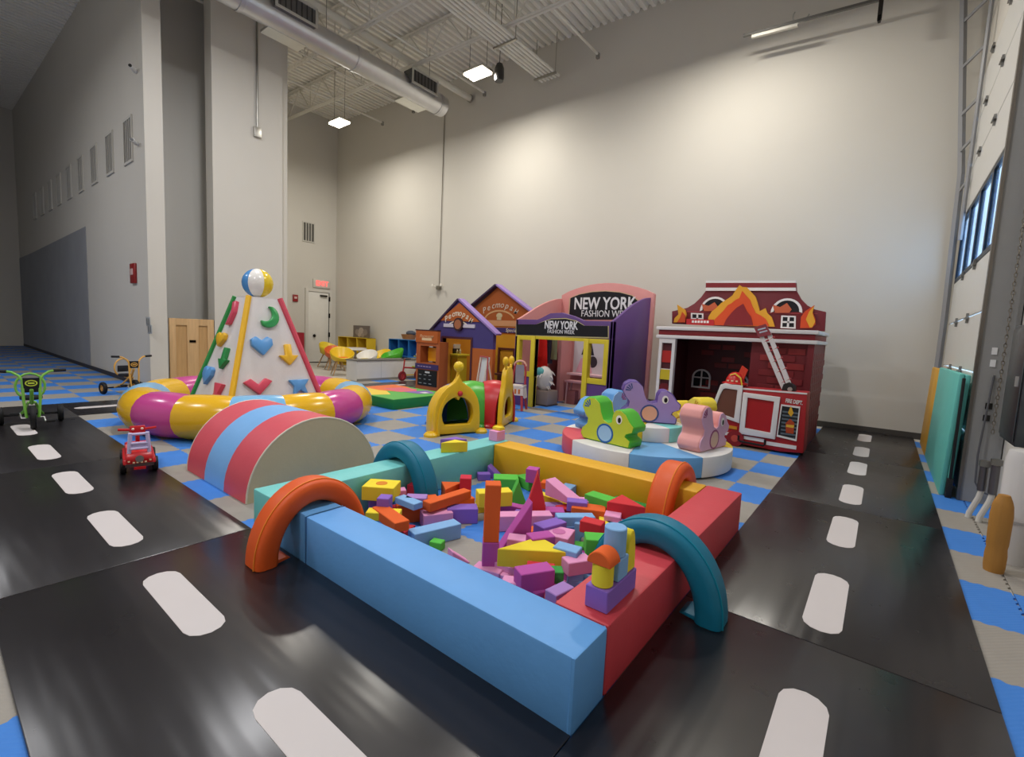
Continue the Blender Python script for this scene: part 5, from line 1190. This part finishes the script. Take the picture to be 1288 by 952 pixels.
for p in (((308, 290), (345, 290), 385), ((870, 295), (1018, 300), 945)): pass
a1_, a2_ = zf([(390, 285), (945, 298)])
for a_, w_ in ((a1_, .26), (a2_, .24)):
    o_ = [(a_[0]+w_*math.cos(PI*i/14), a_[1]+w_*1.05*math.sin(PI*i/14)) for i in range(15)]; i_ = [(a_[0]+(w_-.045)*math.cos(PI*i/14), a_[1]+.02+(w_-.045)*1.0*math.sin(PI*i/14)) for i in range(15)]
    f = MB().ring(o_, i_, UY-.03, UY, closed=False).build('half_round_window', FW_, fs_); MB().prism(i_, UY-.008, UY-.001).build('window_glass', M('#1a171d', 'print'), f)
    MB().prism([(a_[0]-w_*.7, a_[1]), (a_[0]-w_*.9, a_[1]+.14), (a_[0]-w_*.4, a_[1]+.1), (a_[0], a_[1]+.17), (a_[0]+.08, a_[1]+.06), (a_[0]+.05, a_[1])], UY-.04, UY-.03).build('flame_print', M('#b85a3a', 'print'), f)
bn = zf([(185, 388), (395, 398), (395, 352), (185, 345)])
MB().prism(bn, UY-.09, UY-.07).build('red_banner', M('#b3262c', 'print'), fs_)
for k in range(6): MB().bb(bn[0][0]+.1+k*.055, bn[0][0]+.14+k*.055, UY-.094, UY-.09, bn[0][1]+.035, bn[0][1]+.08).build('banner_mark', FW_, fs_)

# toy fire engine in front of the station
TYv = 7.52; tx = -1.6
ft_ = thing('toy_fire_engine', 'red foam fire engine front with white window frames and ladder', 'toy vehicle', (tx, TYv, 0))
def te(p): return [(QY(830+x*.2521, 345+y*.2521, TYv).x-tx, QY(830+x*.2521, 345+y*.2521, TYv).z) for x, y in p]
ER, EW = M('#a31c22', 'foam'), M('#dcd8d6', 'foam')
body = te([(262, 700), (285, 620), (315, 560), (345, 548), (415, 566), (735, 592), (715, 893), (600, 885), (420, 850), (255, 815)])
body = [(x, max(.02, z)) for x, z in body]
MB().prism(body, 0, .36).build('engine_body', ER, ft_, bev=.01)
MB().ring(te([(252, 690), (285, 600), (305, 550), (330, 542), (416, 556), (398, 742)]), te([(272, 682), (303, 600), (318, 572), (330, 568), (389, 577), (372, 718)]), -.03, 0).build('cab_window_frame', EW, ft_, bev=.006)
MB().prism(te([(272, 682), (303, 600), (318, 572), (330, 568), (389, 577), (372, 718)]), -.006, 0).build('cab_window', M('#6a4038', 'plastic'), ft_)
MB().ring(te([(396, 793), (576, 822), (602, 612), (418, 588)]), te([(425, 765), (552, 790), (572, 634), (440, 614)]), -.035, 0).build('door_frame', EW, ft_, bev=.006)
MB().prism(te([(425, 765), (552, 790), (572, 634), (440, 614)]), -.006, 0).build('door_panel', M('#a5141c', 'foam'), ft_)
MB().ring(te([(583, 808), (682, 832), (701, 660), (606, 648)]), te([(589, 800), (677, 822), (695, 668), (611, 656)]), -.02, 0).build('grille_frame', EW, ft_); MB().prism(te([(589, 800), (677, 822), (695, 668), (611, 656)]), -.008, 0).build('grille_back', M('#1f2126', 'print'), ft_)
for k in range(8):
    y = 672+k*18; MB().prism(te([(592-k*1.5+20, y+8), (690-k*2, y+18), (691-k*2, y+26), (592-k*1.5+20, y+16)]), -.014, -.008).build('grille_slat', M('#5a646c', 'print'), ft_)
MB().prism(te([(630, 790), (668, 795), (672, 740), (650, 720), (628, 742)]), -.018, -.014).build('helmet_emblem', M('#a8401f', 'print'), ft_); MB().prism(te([(632, 748), (672, 752), (668, 766), (630, 760)]), -.02, -.018).build('emblem_band', M('#d6a83a', 'print'), ft_)
MB().prism(te([(640, 690), (655, 655), (668, 692), (655, 710)]), -.02, -.014).build('emblem_flame', M('#d6a22c', 'print'), ft_)
c = te([(655, 634)])[0]; text('lettering', 'FIRE DEPT.', .075, EW, ft_, TY(c[0], -.022, c[1]+.03), sx=.82, tilt_=0) if False else text('lettering', 'FIRE DEPT.', .075, EW, ft_, TY(c[0]+.035, -.004, c[1]-.002, 0, -.05), sx=.58, bold=.002)
for pts in ([(320, 800), (400, 812), (400, 796), (320, 784)], [(530, 850), (680, 874), (682, 856), (532, 832)], [(412, 574), (735, 600), (735, 592), (412, 566)], [(400, 818), (520, 838), (521, 822), (401, 802)]):
    MB().prism([(x, max(.03, z)) for x, z in te(pts)], -.008, 0).build('white_stripe', EW, ft_)
MB().prism(te([(328, 765), (385, 775), (385, 760), (330, 750)]), -.01, 0).build('indicator', M('#c98a2a', 'plastic'), ft_)
hpts = te([(397, 800), (395, 822), (405, 830), (520, 852), (527, 845), (528, 824)])
MB().tube([(x, -.05, z) for x, z in hpts], .014, 8).build('grab_handle', M('#151417', 'rubber'), ft_)
wl_ = te([(375, 845)])[0]
MB().cyl((wl_[0], -.05, .115), (wl_[0], .2, .115), .115, 22).build('wheel', M('#8a1a1f', 'foam'), ft_); MB().cyl((wl_[0], -.056, .115), (wl_[0], -.05, .115), .05, 16).build('wheel_hub', M('#c04a3a', 'foam'), ft_)
MB().prism(te([(600, 583), (612, 550), (640, 540), (670, 560), (672, 592)]), .08, .2).build('ladder_mount', M('#1d1b1d', 'foam'), ft_)
c = te([(645, 575)])[0]; MB().cyl((c[0], .06, c[1]), (c[0], .08, c[1]), .03, 14).build('ladder_bolt', M('#b9b6b2', 'metal'), ft_)
l0 = te([(605, 588), (662, 580)]); l1 = te([(480, 305), (540, 290)])
for k in range(2): MB().add([(l0[k][0]+(-.0 if k == 0 else -.07), .12, l0[k][1]), (l0[k][0]+(.07 if k == 0 else 0), .12, l0[k][1]), (l1[k][0]+(.06 if k == 0 else 0), .20, l1[k][1]), (l1[k][0]-(0 if k == 0 else .06), .20, l1[k][1]),
      (l0[k][0]+(-.0 if k == 0 else -.07), .15, l0[k][1]), (l0[k][0]+(.07 if k == 0 else 0), .15, l0[k][1]), (l1[k][0]+(.06 if k == 0 else 0), .23, l1[k][1]), (l1[k][0]-(0 if k == 0 else .06), .23, l1[k][1])],
      [(0, 1, 2, 3), (7, 6, 5, 4), (0, 4, 5, 1), (1, 5, 6, 2), (2, 6, 7, 3), (3, 7, 4, 0)]).build('ladder_rail', M('#cfc9c9', 'foam'), ft_)
for k in range(11):
    f = (k+.5)/11; a = [l0[0][i]+(l1[0][i]-l0[0][i])*f for i in (0, 1)]; b = [l0[1][i]+(l1[1][i]-l0[1][i])*f for i in (0, 1)]
    MB().tube([(a[0], .135+.08*f, a[1]), (b[0], .135+.08*f, b[1]+(.05 if k % 2 else -.02))], .014, 6).build('ladder_rung', M('#a03a3e', 'foam'), ft_)
MB().prism(te([(455, 262), (515, 245), (545, 300), (480, 312)]), .17, .21).build('ladder_tip', M('#8a3a42', 'foam'), ft_)
for k in range(2): MB().prism(te([(475+k*8, 272+k*14), (515+k*8, 262+k*14), (518+k*8, 268+k*14), (478+k*8, 279+k*14)]), .165, .17).build('tip_mark', M('#b8c0cc', 'print'), ft_)
hm = te([(365, 520)])[0]
t = thing('toy_fire_helmet', 'red toy fire helmet with yellow strap lying on the fire engine', 'toy helmet', (tx+hm[0], TYv+.14, te([(350, 548)])[0][1]))
MB().lathe([(.17, 0), (.18, .012), (.13, .03), (.12, .08), (.09, .14), (.05, .17), (0, .18), (0, 0), (.17, 0)], n=20, cap=False).build('helmet_shell', M('#c01f1c', 'plastic'), t)
MB().tube([(-.05, -.1, .13), (.02, -.12, .16), (.1, -.13, .1), (.13, -.15, .0), (.13, -.13, -.02)], .01, 6).build('strap', M('#d9c02e', 'plastic'), t)
for k in range(3): MB().box((-.07+k*.06, -.13, .05), (.03, .01, .02)).build('badge_mark', M('#e6d6b0', 'print'), t)
MB().prism([(.02, .1), (.12, .08), (.16, .22), (.08, .28)], -.03, .02).build('crest', M('#d23a24', 'plastic'), t)

# ================================================================== CAFE CORNER AT THE BACK LEFT
t = thing('low_partition', 'low white partition wall with grey top beside the seating corner', 'partition', (-11.35, 8.8, 0))
MB().bb(-.25, .25, -1.25, 1.25, 0, .55).build('panel', M('#d3d0ca', 'matte'), t); MB().bb(-.27, .27, -1.27, 1.27, .55, .575).build('cap', M('#6f6c66', 'matte'), t)
MB().bb(.25, .258, -1.25, 1.25, 0, .06).build('kick_strip', M('#8a8780', 'matte'), t)
for yy in (-.45, .4): MB().bb(.25, .253, yy-.004, yy+.004, .06, .55).build('joint', M('#b5b2ac', 'matte'), t)
def tub_chair(loc, yaw, hexc, label, cushion=None, s=1.0):
    t = thing('tub_chair', label, 'chair', loc, math.radians(yaw)); t.scale = (s, s, s)
    vs = []; fs = []; n = 28
    def top(q): return .66+.15*max(0, -math.cos(q))**1.2-.15*max(0, math.cos(q))**1.5
    for j in range(n):
        q = 2*PI*j/n; tz = top(q)
        prof = [(.05, .44), (.2, .44), (.27, .50), (.31, tz-.03), (.33, tz), (.345, tz-.02), (.30, .46), (.22, .40), (.05, .40)]
        for r, z in prof: vs.append((r*math.cos(q), r*math.sin(q), z))
    k = 9
    for j in range(n):
        for i in range(k): fs.append((j*k+i, ((j+1) % n)*k+i, ((j+1) % n)*k+(i+1) % k, j*k+(i+1) % k))
    MB().add(vs, fs).build('shell', M(hexc, 'plastic'), t, smooth=1.0)
    for sx_ in (-1, 1):
        for sy_ in (-1, 1): MB().tube([(sx_*.27, sy_*.27, 0), (sx_*.14, sy_*.14, .42)], [.012, .02], 8).build('leg', M('#b08a5c', 'wood'), t)
    if cushion: MB().lathe([(0, .445), (.2, .445), (.22, .48), (.18, .515), (0, .52)], n=18).build('cushion', M(cushion, 'fabric'), t)
    return t
tub_chair((-12.75, 8.15, 0), -25, '#e6c21e', 'yellow tub chair with orange cushion and wooden legs next to the partition', '#d9681f', 1.05)
tub_chair((-15.3, 9.3, 0), 10, '#dcc22c', 'plain yellow tub chair with wooden legs near the exit door', None, 1.1)
tub_chair((-12.4, 9.75, 0), -100, '#4fae2c', 'bright green tub chair behind the low partition', None, 1.05)
tub_chair((-13.12, 9.86, 0), -75, '#e6c21e', 'yellow tub chair tucked behind the white round table', None, .95)
tub_chair((-14.35, 8.9, 0), -20, '#d9622a', 'orange tub chair between the two white tables', None, 1.0)
tub_chair((-12.7, 9.0, 0), -60, '#e3e0dc', 'white tub chair pushed under the white table', '#d9c02e', .95)
def rtable(loc, r, label):
    t = thing('round_table', label, 'table', loc)
    MB().lathe([(0, .70), (r, .70), (r+.01, .715), (r, .73), (0, .73)], n=30).build('table_top', M('#dedbd6', 'plastic'), t)
    for k in range(4): q = PI/4+k*PI/2; MB().tube([(r*.6*math.cos(q), r*.6*math.sin(q), 0), (r*.3*math.cos(q), r*.3*math.sin(q), .7)], .018, 8).build('leg', M('#b9b7b2', 'metal'), t)
rtable((-13.8, 9.3, 0), .42, 'white round table behind the low partition'); rtable((-14.6, 9.85, 0), .38, 'white round table in front of the yellow cubby shelf')
def cubby(name, p0, p1, Y, dep, hexc, cols_, rows_, label, zb=0):
    x0, x1 = p0.x, p1.x; zt = p0.z; t = thing(name, label, 'shelf', ((x0+x1)/2, Y, zb)); W_ = (x1-x0)/2; th = .03; H_ = zt-zb
    mt = M(hexc, 'matte')
    MB().bb(-W_, W_, dep/2-.02, dep/2, 0, H_).build('back_panel', mt, t)
    for i in range(cols_+1): x = -W_+2*W_*i/cols_; MB().bb(max(-W_, x-th/2), min(W_, x+th/2), -dep/2, dep/2-.02, 0, H_).build('upright', mt, t)
    for j in range(rows_+1): z = H_*j/rows_; MB().bb(-W_, W_, -dep/2-.003, dep/2-.02, max(0, z-th/2), min(H_, z+th/2)+.001).build('shelf_board', mt, t)
    return t
cubby('cubby_shelf', QY(431, 423, 10.5), QY(467, 423, 10.5), 10.5, .4, '#d3b22e', 3, 2, 'yellow cubby shelf against the back wall under the picture')
cubby('cubby_shelf', QY(495, 426, 10.4), QY(533, 426, 10.4), 10.4, .4, '#2a72b8', 3, 2, 'blue cubby shelf against the back wall behind the kiosk')
a, b = QY(443, 409, 10.45), QY(463, 422, 10.45); zt = QY(431, 423, 10.5).z
t = thing('picture_canvas', 'grey printed picture leaning on the yellow cubby shelf', 'picture', ((a.x+b.x)/2, 10.5, zt+.002))
pw, ph = (b.x-a.x)/2, a.z-zt
MB().bb(-pw, pw, 0, .03, 0, ph).build('canvas', M('#6b625c', 'print'), t)
for k, (u, v_, r) in enumerate(((-.5, .45, .13), (0, .55, .16), (.5, .45, .14), (.2, .2, .1), (-.2, .22, .1))): MB().prism(ell((u*pw, v_*ph), r, r*.8, 14), -.004-.001*k, 0).build('print_shape', M(('#8f857c', '#a59a90', '#857a72')[k % 3], 'print'), t)
a = QY(515, 420, 10.4)
t = thing('stacked_basket', 'brown and grey basket on the blue cubby shelf', 'basket', (a.x, 10.38, QY(495, 426, 10.4).z+.02))
MB().lathe([(0, 0), (.2, 0), (.26, .16), (.24, .16), (.19, .02), (0, .02)], n=18).build('basket_body', M('#a8734a', 'wood'), t); MB().ball((.1, 0, .2), (.2, .14, .09), 14, 8).build('grey_cloth', M('#4f5560', 'fabric'), t)
t = thing('red_cabinet', 'dark red cabinet standing behind the pyramid near the exit door', 'cabinet', (-16.9, QX(367, 430, -16.9).y, 0))
zt = QX(376, 418, -16.9).z
MB().bb(-.25, .25, -.35, .35, 0, zt).build('cabinet_body', M('#8f2430', 'matte'), t, bev=.01)
for k in range(2): MB().bb(.25, .262, -.33, .33, .05+k*zt*.5, zt*.5*(k+1)-.03).build('door', M('#a02c38', 'matte'), t)
